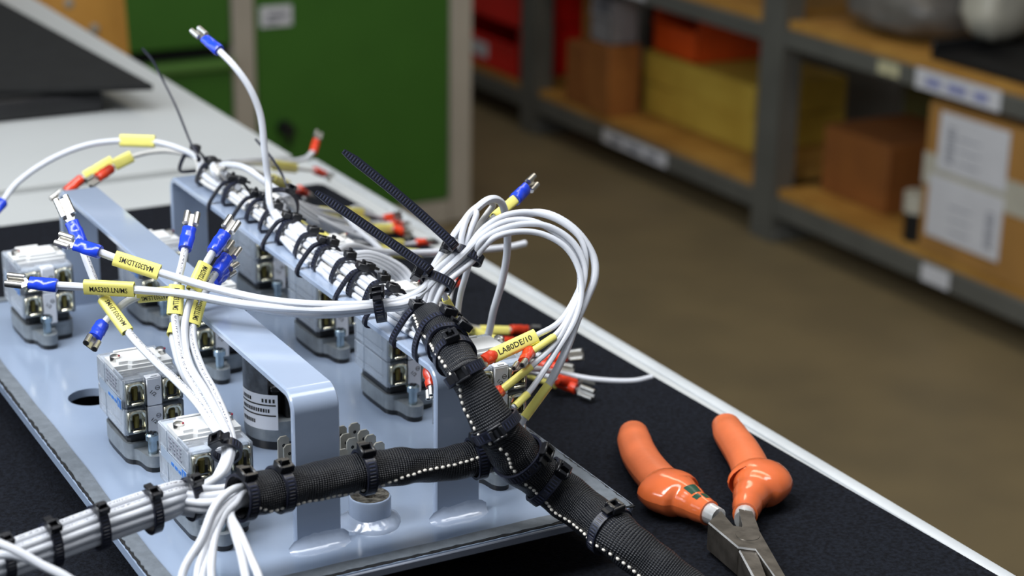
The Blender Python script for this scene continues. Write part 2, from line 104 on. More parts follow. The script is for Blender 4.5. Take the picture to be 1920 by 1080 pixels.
{'label':'thin white wire of the big loops with edge-on yellow marker just under LA80DE/10','r':1.35,'pts':[(365.4,644.1,970.7),(381.6,647.1,976.6),(392.2,652.1,986.0),(397.2,656.5,994.8),(397.1,661.4,1004.3),(391.8,667.7,1012.9),(382.5,672.7,1018.8),(371.5,676.6,1019.2),(360.7,678.2,1014.2),(353.8,679.9,1005.6),(338.1,675.7,997.3),(332.6,674.1,987.1),(329.0,668.0,984.0)],'printed':0,'tone':0,'term':('red',(354.6,633.7,969.4),(-0.378,0.288,0.880),15.02),'marks':[(0,14.19,'',(-0.468,-0.811,0.352),82,0,4.60)]},
{'label':'thin white wire of the big loops with upper yellow marker crossing the block face','r':1.35,'pts':[(348.3,638.9,957.9),(366.4,641.8,966.2),(378.3,644.8,972.4),(388.9,649.0,982.6),(396.0,652.6,992.5),(399.1,656.4,1000.6),(396.4,661.8,1010.3),(387.8,667.9,1017.0),(377.9,671.6,1018.5),(367.6,674.2,1016.8),(359.5,675.8,1012.6),(355.9,679.3,1003.9),(339.8,675.3,995.7),(333.7,673.7,986.0),(327.0,668.0,984.0)],'printed':0,'tone':0,'term':('red',(338.6,628.9,959.7),(-0.113,0.284,0.952),14.02),'marks':[(0,18.26,'',(-0.451,-0.812,0.370),80,0,4.60)]},
{'label':'thin grey-lit wire of the big loops with middle yellow marker crossing the block face','r':1.35,'pts':[(353.5,635.7,950.9),(362.2,637.7,955.8),(378.2,643.6,969.1),(389.3,646.9,980.8),(394.8,651.3,990.7),(395.8,655.7,1000.1),(392.4,660.9,1008.7),(384.3,666.4,1014.3),(374.5,670.1,1016.0),(364.3,672.6,1014.3),(360.2,675.5,1009.7),(356.3,677.7,1003.5),(340.1,673.8,995.4),(333.9,672.9,985.7),(325.0,668.0,984.0)],'printed':1,'tone':1,'marks':[(1.00,9.03,'',(-0.453,-0.806,0.380),80,0,4.60)]},
{'label':'thin grey wire in the narrow rear loop above the upper tie','r':1.35,'pts':[(331.8,677.4,988.3),(337.1,681.5,998.5),(351.5,686.9,1008.0),(355.8,692.2,1012.1),(365.3,697.0,1019.3),(373.8,698.2,1022.0),(377.5,700.0,1019.6),(374.7,700.2,1016.0),(364.0,693.8,1009.4),(355.2,687.3,1004.9),(339.7,682.8,996.3)],'printed':0,'tone':1},
{'label':'thin white wire in the short front loop above the upper tie','r':1.40,'pts':[(331.6,675.7,988.3),(336.5,678.3,998.9),(351.8,682.9,1007.5),(354.7,685.9,1012.8),(360.0,690.3,1019.4),(363.3,691.5,1021.0),(363.7,689.8,1020.2),(360.3,687.3,1015.3),(353.5,683.9,1006.1),(338.1,679.4,997.6),(332.5,676.2,987.5)],'printed':0,'tone':0},
{'label':'thin white wire with yellow marker and blue terminal sticking up from the loops','r':1.40,'pts':[(397.1,714.5,1016.3),(389.0,708.7,1014.9),(378.8,701.6,1013.1),(370.1,695.9,1010.9),(362.3,689.4,1007.9),(357.3,684.2,1003.0),(341.3,680.1,994.7),(334.3,676.2,985.6),(331.0,672.0,985.0)],'printed':0,'tone':0,'term':('blue',(412.5,724.8,1020.4),(0.485,-0.832,0.270),19.01),'marks':[(1.99,22.63,'',(-0.460,-0.841,0.284),0,0,4.60)]},
{'label':'thin white wire dropping from the loops beside the sleeve, between two black ties','r':1.40,'pts':[(331.0,672.0,984.0),(338.5,679.6,989.3),(342.6,682.7,993.8),(359.4,686.0,1001.4),(362.0,692.6,997.2),(364.3,700.1,988.9),(365.4,707.3,977.8),(367.1,713.5,965.3),(368.6,716.8,951.0)],'printed':0,'tone':0},
{'label':'thin white wire with narrow yellow marker falling behind the top tie of the sleeve','r':1.35,'pts':[(368.4,706.9,956.4),(362.7,703.9,965.3),(355.2,700.8,977.6),(350.5,696.7,985.3),(344.1,688.3,991.8),(338.6,681.4,991.1),(331.0,668.0,985.0)],'printed':0,'tone':0,'marks':[(2.17,27.82,'',(-0.429,-0.837,0.338),0,0,3.60)]},
{'label':'grey wire on the mat behind the block with yellow marker and upper red terminal','r':1.50,'pts':[(483.8,871.6,887.0),(472.9,875.0,887.0),(463.9,877.2,889.0),(423.6,819.0,919.5),(395.9,782.9,942.6),(345.0,720.0,960.0)],'printed':0,'tone':1,'term':('red',(501.3,872.9,883.1),(0.098,-0.990,0.100),18.00),'marks':[(2.30,19.10,'',(-0.447,-0.825,0.345),0,0,5)]},
{'label':'grey wire on the mat behind the block with yellow marker and lower red terminal','r':1.50,'pts':[(468.9,854.8,888.0),(463.3,863.3,888.0),(459.0,877.6,890.0),(410.5,805.7,928.8),(388.4,776.8,947.1),(345.0,722.0,958.0)],'printed':0,'tone':1,'term':('red',(486.1,856.3,883.1),(0.103,-0.992,0.067),17.97),'marks':[(2.99,24.71,'',(-0.441,-0.827,0.348),0,0,5)]},
{'label':'white wire on the mat with broad yellow marker and twin-lit red terminal nearest the pliers','r':1.50,'pts':[(464.3,784.9,889.0),(459.3,804.4,889.0),(403.6,725.0,928.9),(380.2,695.3,943.4)],'printed':0,'tone':0,'term':('red',(472.6,764.5,887.7),(-0.802,-0.359,0.478),22.02),'marks':[(2.15,24.62,'',(-0.466,-0.805,0.368),0,0,8)]},
{'label':'white wire on the mat with red terminal just above the pair nearest the pliers','r':1.50,'pts':[(461.5,780.1,893.0),(454.7,793.6,893.0),(404.1,724.2,927.7),(381.1,694.4,942.3)],'printed':0,'tone':0,'term':('red',(481.6,780.9,884.3),(0.108,-0.981,0.162),21.97)},
{'label':'white wire on the mat with bright metal terminal pointing to the bench edge','r':1.50,'pts':[(475.7,816.2,890.0),(471.2,825.6,890.0),(410.0,734.0,930.1),(381.3,694.7,943.4)],'printed':0,'tone':0,'term':('red',(487.8,801.2,895.6),(-0.798,-0.541,0.266),20.00)},
{'label':'white wire with dull red terminal lying in the shade of the loops on the mat','r':1.50,'pts':[(469.7,814.3,888.0),(466.4,823.0,888.0),(409.2,733.5,927.7),(381.7,694.0,942.3)],'printed':0,'tone':1,'term':('red',(479.4,796.8,889.1),(-0.817,-0.427,0.387),20.01)},
{'label':'bare white wire curving over the mat to the bench edge behind the pliers','r':1.50,'pts':[(519.1,781.1,884.0),(507.9,780.6,884.0),(489.5,788.6,885.0),(474.3,796.3,888.0),(425.2,739.6,919.5),(385.5,692.4,943.5)],'printed':0,'tone':0},
{'label':'white wire with red terminal standing on end behind the upright loop wire','r':1.50,'pts':[(432.1,843.3,932.0),(423.0,830.4,932.3),(409.6,808.2,933.9),(345.0,730.0,955.0)],'printed':0,'tone':0,'term':('red',(436.3,856.6,931.3),(-0.465,0.194,0.864),14.00)},
{'label':'wire with yellow marker and red terminal hanging in the gap beside the bracket leg','r':1.30,'pts':[(320.6,648.4,967.8),(321.1,650.4,970.6),(322.0,653.7,974.0),(338.0,660.0,972.0)],'printed':0,'tone':0,'term':('red',(317.6,640.9,960.4),(-0.963,0.191,0.192),10.99),'marks':[(2.38,6.46,'',(-0.412,-0.836,0.362),0,0,4)]}]
SLEEVES=[
{'label':'long black braided sleeve from the bracket over the plate corner onto the mat','pts':[(329.8,668.6,984.0),(326.3,650.0,984.0),(321.8,631.4,984.0),(319.5,616.1,981.0),(322.1,610.8,974.0),(325.0,606.2,966.0),(328.7,602.5,958.0),(334.9,603.4,949.0),(341.8,603.7,940.0),(350.2,602.8,932.0),(358.0,598.5,925.0),(364.5,587.9,919.0),(368.4,571.2,915.0),(375.7,560.4,908.0),(385.1,547.0,899.0),(390.4,526.5,893.5),(436.4,456.5,893.5)],'rad':[7.20,7.80,7.60,7.20,7.40,8.20,9.20,9.80,9.80,9.30,9.20,9.30,9.20,9.20,9.20,9.20,9.20],'st':[0.41,0.05,0.19,0.23,-0.34,-0.47,-0.61,-0.75,-0.62,-0.57,-0.42,-0.24,-0.21,-0.26,-0.17,-0.29,-0.32]},
{'label':'short black braided sleeve branching sideways in front of the two bracket legs','pts':[(339.9,616.0,941.2),(329.3,617.0,941.0),(316.4,618.0,940.3),(302.5,619.0,941.8),(289.6,619.0,943.5),(277.9,619.0,944.0),(267.6,619.0,944.1),(255.9,618.0,944.6),(243.3,617.0,945.2),(231.6,615.0,945.8),(222.4,613.0,946.8)],'rad':[7.50,7.40,6.90,7.00,7.40,7.80,7.70,7.70,7.90,8.20,7.80],'st':[2.38,2.63,2.75,3.03,3.36,3.86,3.93,3.85,3.80,3.69,3.21]}]
TIES=[
{'label':'black cable tie gripping bundle and bracket bar, group rearmost','c':(325.2,897.2,979.3),'t':(0.158,0.987,0.000),'up':(0.000,0.000,1.000),'ra':12.20,'rb':11.80,'head':70,'w':3.40,'hs':1,'ring':[(-9.90,-8.10),(12.20,-8.10),(12.30,-3.80),(10.80,3.50),(7.50,7.40),(1.50,7.70),(-2.50,6.40),(-10.20,-4.40)]},
{'label':'black cable tie hugging only the bundle, group rearmost','c':(328.8,891.7,981.0),'t':(-0.050,0.999,0.000),'up':(0.000,0.000,1.000),'ra':9.00,'rb':6.80,'head':72,'w':3.00,'hs':1,'ring':[(-7.60,-5.60),(7.60,-5.60),(8.30,-3.00),(6.00,2.60),(3.20,5.80),(-3.00,5.80),(-5.80,2.60),(-8.20,-3.00)]},
{'label':'black cable tie gripping bundle and bracket bar, group second from the rear','c':(325.2,864.8,979.3),'t':(0.158,0.987,0.000),'up':(0.000,0.000,1.000),'ra':12.20,'rb':11.80,'head':70,'w':3.40,'hs':1,'ring':[(-9.90,-8.10),(12.20,-8.10),(12.30,-3.80),(10.80,3.50),(7.50,7.40),(1.50,7.70),(-2.50,6.40),(-10.20,-4.40)]},
{'label':'black cable tie hugging only the bundle, group second from the rear','c':(328.8,858.1,981.0),'t':(-0.050,0.999,0.000),'up':(0.000,0.000,1.000),'ra':9.00,'rb':6.80,'head':72,'w':3.00,'hs':1,'ring':[(-7.60,-5.60),(7.60,-5.60),(8.30,-3.00),(6.00,2.60),(3.20,5.80),(-3.00,5.80),(-5.80,2.60),(-8.20,-3.00)]},
{'label':'black cable tie gripping bundle and bracket bar, group under the upright wire','c':(325.2,820.9,979.3),'t':(0.158,0.987,0.000),'up':(0.000,0.000,1.000),'ra':12.20,'rb':11.80,'head':70,'w':3.40,'hs':1,'ring':[(-9.90,-8.10),(12.20,-8.10),(12.30,-3.80),(10.80,3.50),(7.50,7.40),(1.50,7.70),(-2.50,6.40),(-10.20,-4.40)]},
{'label':'black cable tie hugging only the bundle, group under the upright wire','c':(328.8,817.3,981.0),'t':(-0.050,0.999,0.000),'up':(0.000,0.000,1.000),'ra':9.00,'rb':6.80,'head':72,'w':3.00,'hs':1,'ring':[(-7.60,-5.60),(7.60,-5.60),(8.30,-3.00),(6.00,2.60),(3.20,5.80),(-3.00,5.80),(-5.80,2.60),(-8.20,-3.00)]},
{'label':'black cable tie leading its group on the bundle, group under the upright wire','c':(328.8,839.1,981.0),'t':(0.050,0.999,0.000),'up':(0.000,0.000,1.000),'ra':8.90,'rb':6.80,'head':80,'w':3.00,'hs':1,'ring':[(-7.60,-5.60),(7.60,-5.60),(8.30,-3.00),(6.00,2.60),(3.20,5.80),(-3.00,5.80),(-5.80,2.60),(-8.20,-3.00)]},
{'label':'black cable tie gripping bundle and bracket bar, group next after the upright wire','c':(325.2,777.2,979.3),'t':(0.158,0.987,0.000),'up':(0.000,0.000,1.000),'ra':12.20,'rb':11.80,'head':70,'w':3.40,'hs':1,'ring':[(-9.90,-8.10),(12.20,-8.10),(12.30,-3.80),(10.80,3.50),(7.50,7.40),(1.50,7.70),(-2.50,6.40),(-10.20,-4.40)]},
{'label':'black cable tie hugging only the bundle, group next after the upright wire','c':(328.8,772.2,981.0),'t':(-0.050,0.999,0.000),'up':(0.000,0.000,1.000),'ra':9.00,'rb':6.80,'head':72,'w':3.00,'hs':1,'ring':[(-7.60,-5.60),(7.60,-5.60),(8.30,-3.00),(6.00,2.60),(3.20,5.80),(-3.00,5.80),(-5.80,2.60),(-8.20,-3.00)]},
{'label':'black cable tie leading its group on the bundle, group next after the upright wire','c':(328.8,793.7,981.0),'t':(0.050,0.999,0.000),'up':(0.000,0.000,1.000),'ra':8.90,'rb':6.80,'head':80,'w':3.00,'hs':1,'ring':[(-7.60,-5.60),(7.60,-5.60),(8.30,-3.00),(6.00,2.60),(3.20,5.80),(-3.00,5.80),(-5.80,2.60),(-8.20,-3.00)]},
{'label':'black cable tie gripping bundle and bracket bar, group by the white arching wires','c':(325.2,732.6,979.3),'t':(0.158,0.987,0.000),'up':(0.000,0.000,1.000),'ra':12.20,'rb':11.80,'head':70,'w':3.40,'hs':1,'ring':[(-9.90,-8.10),(12.20,-8.10),(12.30,-3.80),(10.80,3.50),(7.50,7.40),(1.50,7.70),(-2.50,6.40),(-10.20,-4.40)]},
{'label':'black cable tie hugging only the bundle, group by the white arching wires','c':(328.8,731.9,981.0),'t':(-0.050,0.999,0.000),'up':(0.000,0.000,1.000),'ra':9.00,'rb':6.80,'head':72,'w':3.00,'hs':1,'ring':[(-7.60,-5.60),(7.60,-5.60),(8.30,-3.00),(6.00,2.60),(3.20,5.80),(-3.00,5.80),(-5.80,2.60),(-8.20,-3.00)]},
{'label':'black cable tie leading its group on the bundle, group by the white arching wires','c':(328.8,750.4,981.0),'t':(0.050,0.999,0.000),'up':(0.000,0.000,1.000),'ra':8.90,'rb':6.80,'head':80,'w':3.00,'hs':1,'ring':[(-7.60,-5.60),(7.60,-5.60),(8.30,-3.00),(6.00,2.60),(3.20,5.80),(-3.00,5.80),(-5.80,2.60),(-8.20,-3.00)]},
{'label':'black cable tie gripping bundle and bracket bar, group nearest the crossing wires','c':(325.2,700.5,979.3),'t':(0.158,0.987,0.000),'up':(0.000,0.000,1.000),'ra':12.20,'rb':11.80,'head':70,'w':3.40,'hs':1,'ring':[(-9.90,-8.10),(12.20,-8.10),(12.30,-3.80),(10.80,3.50),(7.50,7.40),(1.50,7.70),(-2.50,6.40),(-10.20,-4.40)]},
{'label':'black cable tie leading its group on the bundle, group nearest the crossing wires','c':(328.8,714.0,981.0),'t':(0.050,0.999,0.000),'up':(0.000,0.000,1.000),'ra':8.90,'rb':6.80,'head':80,'w':3.00,'hs':1,'ring':[(-7.60,-5.60),(7.60,-5.60),(8.30,-3.00),(6.00,2.60),(3.20,5.80),(-3.00,5.80),(-5.80,2.60),(-8.20,-3.00)]},
{'label':'black cable tie holding the wires that cross the bracket','c':(314.8,684.3,986.4),'t':(0.889,-0.431,0.156),'up':(-0.252,-0.176,0.951),'ra':5.20,'rb':5.40,'head':95,'w':4.40,'hs':1},
{'label':'black cable tie round bar and bundle at the sleeve mouth','c':(325.0,672.3,980.0),'t':(0.100,0.995,0.000),'up':(0.000,0.000,1.000),'ra':12.40,'rb':12.20,'head':80,'w':4.20,'hs':1,'ring':[(-9.90,-8.42),(12.20,-8.42),(12.30,-3.95),(10.80,3.64),(7.50,7.70),(1.50,8.01),(-2.50,6.66),(-10.20,-4.58)]},
{'label':'black cable tie round bar and sleeve in front of the mouth','c':(325.0,650.9,979.0),'t':(0.100,0.995,0.000),'up':(0.000,0.000,1.000),'ra':12.20,'rb':13.40,'head':70,'w':4.20,'hs':1,'ring':[(-9.50,-7.80),(12.40,-7.80),(12.60,-2.00),(11.50,6.00),(7.00,12.40),(0.00,13.60),(-6.00,10.00),(-9.80,1.00)]},
{'label':'small black cable tie with long thin tail rising before the bench, rearmost of all','c':(329.0,959.6,982.0),'t':(0.000,1.000,0.000),'up':(0.000,0.000,1.000),'ra':8,'rb':6.50,'head':80,'w':3,'hs':1,'ring':[(-7.60,-5.60),(7.60,-5.60),(8.30,-3.00),(6.00,2.60),(3.20,5.80),(-3.00,5.80),(-5.80,2.60),(-8.20,-3.00)],'tail':[(324.5,937.4,989.2),(323.6,948.4,997.5),(324.2,970.2,1011.0),(322.7,991.0,1024.9),(322.4,1003.2,1031.0),(320.6,1013.1,1035.4)]},
{'label':'black cable tie at the rear bundle end behind the bracket corner','c':(329.0,931.9,982.0),'t':(0.000,1.000,0.000),'up':(0.000,0.000,1.000),'ra':8,'rb':6.50,'head':85,'w':3,'hs':1,'ring':[(-7.60,-5.60),(7.60,-5.60),(8.30,-3.00),(6.00,2.60),(3.20,5.80),(-3.00,5.80),(-5.80,2.60),(-8.20,-3.00)]},
{'label':'looped black cable tie with curved tail beside the upright wire','c':(336.9,850.2,984.7),'t':(0.505,0.808,0.303),'up':(-0.161,-0.257,0.953),'ra':8,'rb':9,'head':60,'w':3,'hs':1,'tail':[(348.5,868.7,986.6),(349.4,878.6,991.5),(350.8,895.2,995.9),(350.8,908.5,999.1),(350.4,918.2,1001.5)]},
{'label':'upper black cable tie round the loops with the longest ribbed tail','c':(354.6,681.6,1004.9),'t':(0.602,0.389,0.697),'up':(-0.175,-0.787,0.591),'ra':6.90,'rb':3.80,'head':176,'w':4.00,'hs':1.15,'tail':[(346.5,676.5,1011.3),(336.8,683.8,1022.5),(323.6,692.8,1035.9),(314.2,699.0,1044.8),(307.4,704.0,1051.1)]},
{'label':'lower black cable tie round the loops with long ribbed tail','c':(338.7,677.5,996.8),'t':(0.602,0.389,0.697),'up':(-0.175,-0.787,0.591),'ra':6.40,'rb':3.90,'head':176,'w':4.00,'hs':1.15,'tail':[(334.0,675.2,1002.6),(325.2,680.7,1010.3),(313.8,688.1,1019.4),(302.5,695.5,1028.5),(293.7,701.8,1035.4)]},
{'label':'black cable tie on the long sleeve, chunky head turned to the mat','c':(323.1,637.0,984.0),'t':(-0.234,-0.972,0.000),'up':(0.000,0.000,1.000),'ra':7.91,'rb':7.91,'head':128.50,'w':4.20,'hs':1},
{'label':'black cable tie on the long sleeve with square open head, first below the mouth','c':(321.0,626.1,983.0),'t':(-0.146,-0.971,-0.190),'up':(-0.028,-0.188,0.982),'ra':7.71,'rb':7.71,'head':72.19,'w':4.20,'hs':1},
{'label':'black cable tie on the long sleeve with square open head, second below the mouth','c':(320.0,615.0,979.6),'t':(0.281,-0.578,-0.766),'up':(0.335,-0.689,0.643),'ra':7.49,'rb':7.49,'head':33.47,'w':4.20,'hs':1},
{'label':'black cable tie on the long sleeve just above the fork','c':(327.9,603.2,959.6),'t':(0.381,-0.391,-0.838),'up':(0.584,-0.600,0.546),'ra':9.25,'rb':9.25,'head':21.75,'w':4.20,'hs':1},
{'label':'black cable tie on the long sleeve just below the fork','c':(339.1,603.6,943.6),'t':(0.611,0.024,-0.791),'up':(0.791,0.031,0.611),'ra':10.05,'rb':10.05,'head':36.60,'w':4.20,'hs':1},
{'label':'black cable tie on the long sleeve, second below the fork','c':(351.0,602.4,931.3),'t':(0.686,-0.382,-0.619),'up':(0.541,-0.301,0.785),'ra':9.54,'rb':9.54,'head':61.28,'w':4.20,'hs':1},
{'label':'black cable tie on the long sleeve above the mat, last before the frame edge','c':(366.8,577.9,916.6),'t':(0.218,-0.949,-0.227),'up':(0.051,-0.222,0.974),'ra':9.49,'rb':9.49,'head':87.92,'w':4.20,'hs':1},
{'label':'black cable tie on the short sleeve beside the fork','c':(326.7,617.2,940.8),'t':(-0.996,0.077,-0.050),'up':(-0.049,0.004,0.999),'ra':7.55,'rb':7.55,'head':105.06,'w':4.20,'hs':1},
{'label':'black cable tie on the short sleeve above the welded boss','c':(277.4,619.0,944.0),'t':(-1.000,0.000,0.005),'up':(0.005,0.000,1.000),'ra':8.04,'rb':8.04,'head':105.58,'w':4.20,'hs':1},
{'label':'black cable tie on the short sleeve before the bracket leg','c':(240.9,616.6,945.3),'t':(-0.984,-0.168,0.051),'up':(0.051,0.009,0.999),'ra':8.21,'rb':8.21,'head':104.94,'w':4.20,'hs':1},
{'label':'black cable tie at the open end of the short sleeve','c':(224.3,613.4,946.6),'t':(-0.971,-0.213,0.106),'up':(0.104,0.023,0.994),'ra':8.13,'rb':8.13,'head':106.12,'w':4.20,'hs':1},
{'label':'black cable tie on the tied loom nearest the fork of the wires','c':(208.5,625.1,944.6),'t':(-0.970,-0.240,-0.033),'up':(-0.032,-0.008,0.999),'ra':5.00,'rb':7.90,'head':112.08,'w':3.80,'hs':0.85},
{'label':'black cable tie on the tied loom, second from the fork','c':(191.7,623.2,943.6),'t':(-0.970,-0.240,-0.033),'up':(-0.032,-0.008,0.999),'ra':5.00,'rb':7.90,'head':112.14,'w':3.80,'hs':0.85},
{'label':'black cable tie on the tied loom above the plate edge','c':(170.5,620.2,943.1),'t':(-0.970,-0.240,-0.033),'up':(-0.032,-0.008,0.999),'ra':5.00,'rb':7.90,'head':112.26,'w':3.80,'hs':0.85},
{'label':'black cable tie on the tied loom over the dark mat','c':(151.3,614.9,942.5),'t':(-0.970,-0.240,-0.033),'up':(-0.032,-0.008,0.999),'ra':5.00,'rb':7.90,'head':112.23,'w':3.80,'hs':0.85},
{'label':'black cable tie on the tied loom under the two crossing wires','c':(132.7,608.9,944.0),'t':(-0.970,-0.240,-0.033),'up':(-0.032,-0.008,0.999),'ra':5.00,'rb':7.90,'head':112.34,'w':3.80,'hs':0.85},
{'label':'black cable tie round the wires dropping past the front contact block','c':(232.4,651.4,949.2),'t':(0.395,0.825,0.403),'up':(0.422,-0.553,0.718),'ra':5.00,'rb':5.00,'head':160,'w':4.00,'hs':1},
{'label':'slim black strap end slanting behind the loops','c':None,'line':[(392.4,741.9,987.3),(389.2,750.2,972.9),(384.4,758.4,956.3)]}]
PLIERS={'A':[(461.0,707.5,891.0),(454.6,696.5,892.0),(446.2,677.1,892.5),(440.5,656.6,893.0),(438.5,640.2,893.0),(439.3,629.7,893.0),(439.9,620.8,893.0),(440.9,613.1,893.0)],'B':[(507.1,694.8,891.0),(501.0,682.6,892.0),(493.2,661.8,892.5),(486.0,645.7,893.0),(478.6,632.8,893.0),(470.7,622.7,893.0),(461.5,613.0,893.0),(454.1,604.6,893.0)],'mA':[(441.0,615.4,893.0),(441.0,607.0,893.0),(434.7,581.9,892.0),(424.5,554.1,891.0),(415.4,530.5,890.0)],'mB':[(456.5,607.6,893.0),(452.0,599.7,893.0),(444.6,585.3,892.0),(437.9,563.2,891.0),(429.1,538.4,890.0)],'piv':[(435.8,577.4,898.0)]}
TABS=[(303.5,701.7,927.0),(310.2,702.3,927.0),(302.0,693.1,927.0),(310.6,693.5,927.0),(302.6,687.6,927.0),(311.1,687.3,927.0),(294.0,678.5,927.0),(311.0,678.3,927.0),(276.6,702.6,927.0),(275.6,693.4,927.0),(298.8,672.4,927.0),(277.4,686.9,927.0)]
LEVERS=[[(428.3,596.1,899.0),(439.6,602.7,899.0),(435.9,588.2,899.0),(443.8,580.2,899.0),(425.3,534.1,899.0),(422.0,535.8,899.0),(431.5,565.7,899.0),(426.0,570.7,899.0)],[(449.8,603.4,897.0),(453.7,598.5,897.0),(446.3,583.5,897.0),(433.4,568.6,897.0),(419.6,541.3,897.0),(415.7,543.2,897.0),(427.5,573.3,897.0),(441.9,589.7,897.0)]]

# ------------------------------------------------------------------ materials
def lin(c):
    return tuple(((x/255)/12.92 if x/255 <= 0.04045 else ((x/255+0.055)/1.055)**2.4) for x in c) + (1.0,)

class Mat:
    def __init__(s, name):
        s.m = bpy.data.materials.new(name); s.m.use_nodes = True
        s.nt = s.m.node_tree; s.b = s.nt.nodes['Principled BSDF']; s.out = s.nt.nodes['Material Output']
    def n(s, t, **k):
        x = s.nt.nodes.new(t)
        for a, v in k.items(): setattr(x, a, v)
        return x
    def l(s, a, b): s.nt.links.new(a, b)

def mat(name, rgb, rough=0.5, metal=0.0, spec=0.5, var=0.06, scale=40.0, bump=0.0, bscale=300.0, coat=0.0, rgb2=None, detail=3.0):
    """plain principled material whose colour and relief vary with noise in object space"""
    M = Mat(name); b = M.b
    b.inputs['Roughness'].default_value = rough; b.inputs['Metallic'].default_value = metal
    b.inputs['Specular IOR Level'].default_value = spec
    b.inputs['Coat Weight'].default_value = coat; b.inputs['Coat Roughness'].default_value = 0.12
    tc = M.n('ShaderNodeTexCoord'); ns = M.n('ShaderNodeTexNoise')
    ns.inputs['Scale'].default_value = scale; ns.inputs['Detail'].default_value = detail
    M.l(tc.outputs['Object'], ns.inputs['Vector'])
    mx = M.n('ShaderNodeMix', data_type='RGBA')
    c = lin(rgb); c2 = lin(rgb2) if rgb2 else tuple(x*(1-var*2) for x in c[:3]) + (1,)
    c1 = c if rgb2 else tuple(min(1, x*(1+var)) for x in c[:3]) + (1,)
    mx.inputs['A'].default_value = c1; mx.inputs['B'].default_value = c2
    mr = M.n('ShaderNodeMapRange'); mr.inputs['From Min'].default_value = 0.35; mr.inputs['From Max'].default_value = 0.65
    M.l(ns.outputs['Fac'], mr.inputs['Value']); M.l(mr.outputs['Result'], mx.inputs['Factor'])
    M.l(mx.outputs['Result'], b.inputs['Base Color'])
    if bump:
        n2 = M.n('ShaderNodeTexNoise'); n2.inputs['Scale'].default_value = bscale; n2.inputs['Detail'].default_value = 2
        M.l(tc.outputs['Object'], n2.inputs['Vector'])
        bp = M.n('ShaderNodeBump'); bp.inputs['Strength'].default_value = bump; bp.inputs['Distance'].default_value = 0.001
        M.l(n2.outputs['Fac'], bp.inputs['Height']); M.l(bp.outputs['Normal'], b.inputs['Normal'])
    return M

MT = {}
def add(name, *a, **k): MT[name] = mat(name, *a, **k).m; return MT[name]
add('bench_white', (190, 193, 192), 0.35, var=0.02, scale=6, coat=0.1)
add('edge_white', (192, 196, 198), 0.30, var=0.03, scale=25)
add('mat_black', (14, 15, 19), 0.95, rgb2=(25, 28, 35), scale=520, bump=0.6, bscale=900, spec=0.1)
add('board_black', (20, 21, 21), 0.8, var=0.1, scale=60, spec=0.3)
add('tray_black', (24, 24, 26), 0.5, var=0.15, scale=30)
add('panel_paint', (143, 158, 180), 0.18, var=0.02, scale=14, coat=0.6, bump=0.05, bscale=260)
add('bracket_paint', (152, 166, 188), 0.18, var=0.02, scale=20, coat=0.6, bump=0.04, bscale=300)
add('weld_paint', (160, 173, 194), 0.10, var=0.02, scale=60, coat=0.8, bump=0.5, bscale=140)
add('gasket_grey', (100, 107, 114), 0.75, var=0.08, scale=220, bump=0.2, bscale=700)
add('edge_shadow_black', (9, 10, 12), 0.8, var=0.2, scale=200)
add('panel_lip', (132, 138, 150), 0.35, metal=0.3, var=0.05, scale=50)
add('raw_metal', (150, 144, 130), 0.45, metal=0.8, rgb2=(70, 66, 58), scale=420, bump=0.7, bscale=500)
add('opening_shade', (6, 6, 7), 0.8)  # near-black painted for the shade inside gaps and bores
add('wire_white', (204, 207, 213), 0.36, var=0.015, scale=80, coat=0.08)
add('wire_grey', (205, 203, 198), 0.42, var=0.02, scale=80)
add('marker_yellow', (238, 228, 122), 0.42, var=0.03, scale=90)
add('ink', (25, 24, 18), 0.6)
add('blue_plastic', (28, 66, 214), 0.22, var=0.05, scale=150, coat=0.4, bump=0.3, bscale=260)
add('red_plastic', (214, 58, 24), 0.25, var=0.06, scale=150, coat=0.4, bump=0.3, bscale=260)
add('tin', (202, 200, 195), 0.30, metal=1.0, var=0.05, scale=120)
add('dull_tin', (186, 181, 168), 0.42, metal=0.55, var=0.08, scale=150)
add('nickel_brass', (222, 218, 196), 0.26, metal=1.0, var=0.1, scale=200)
add('brass', (120, 108, 60), 0.35, metal=1.0, var=0.1, scale=200)
add('zinc', (160, 176, 184), 0.22, metal=1.0, var=0.08, scale=200)
add('cast_collar', (134, 140, 144), 0.42, metal=0.4, var=0.08, scale=180, bump=0.15, bscale=400)
add('tie_black', (16, 17, 22), 0.32, var=0.1, scale=90, coat=0.1)
add('black_plastic', (20, 21, 23), 0.35, var=0.1, scale=90)
add('core_metal', (92, 96, 102), 0.35, metal=0.6, rgb2=(44, 46, 52), scale=130)
add('cover_white', (226, 227, 226), 0.38, var=0.03, scale=70)
add('label_white', (222, 225, 232), 0.42, var=0.015, scale=50)
add('label_blue', (48, 112, 190), 0.45)
add('label_pale', (150, 164, 182), 0.45)
add('screw_red', (140, 20, 50), 0.4)
add('stitch_white', (232, 226, 214), 0.6)
add('module_grey', (84, 88, 94), 0.45, metal=0.2, var=0.15, scale=260)
add('grip_orange', (222, 116, 70), 0.36, var=0.05, scale=60, coat=0.12, bump=0.08, bscale=420)
add('grip_orange_gloss', (220, 108, 58), 0.14, var=0.05, scale=60, coat=0.7)
add('steel_dark', (116, 110, 102), 0.34, metal=0.75, rgb2=(92, 87, 80), scale=160, bump=0.1, bscale=300)
add('steel_bright', (232, 232, 230), 0.25, metal=0.5, var=0.1, scale=90)
add('green_ink', (26, 70, 52), 0.3)
add('floor', (134, 118, 86), 0.55, rgb2=(122, 108, 80), scale=5, detail=6, bump=0.05, bscale=30)
add('wall', (150, 148, 140), 0.8, var=0.03, scale=3)
add('cabinet_green', (62, 112, 34), 0.45, var=0.03, scale=8)
add('cabinet_green_light', (96, 140, 66), 0.45, var=0.03, scale=8)
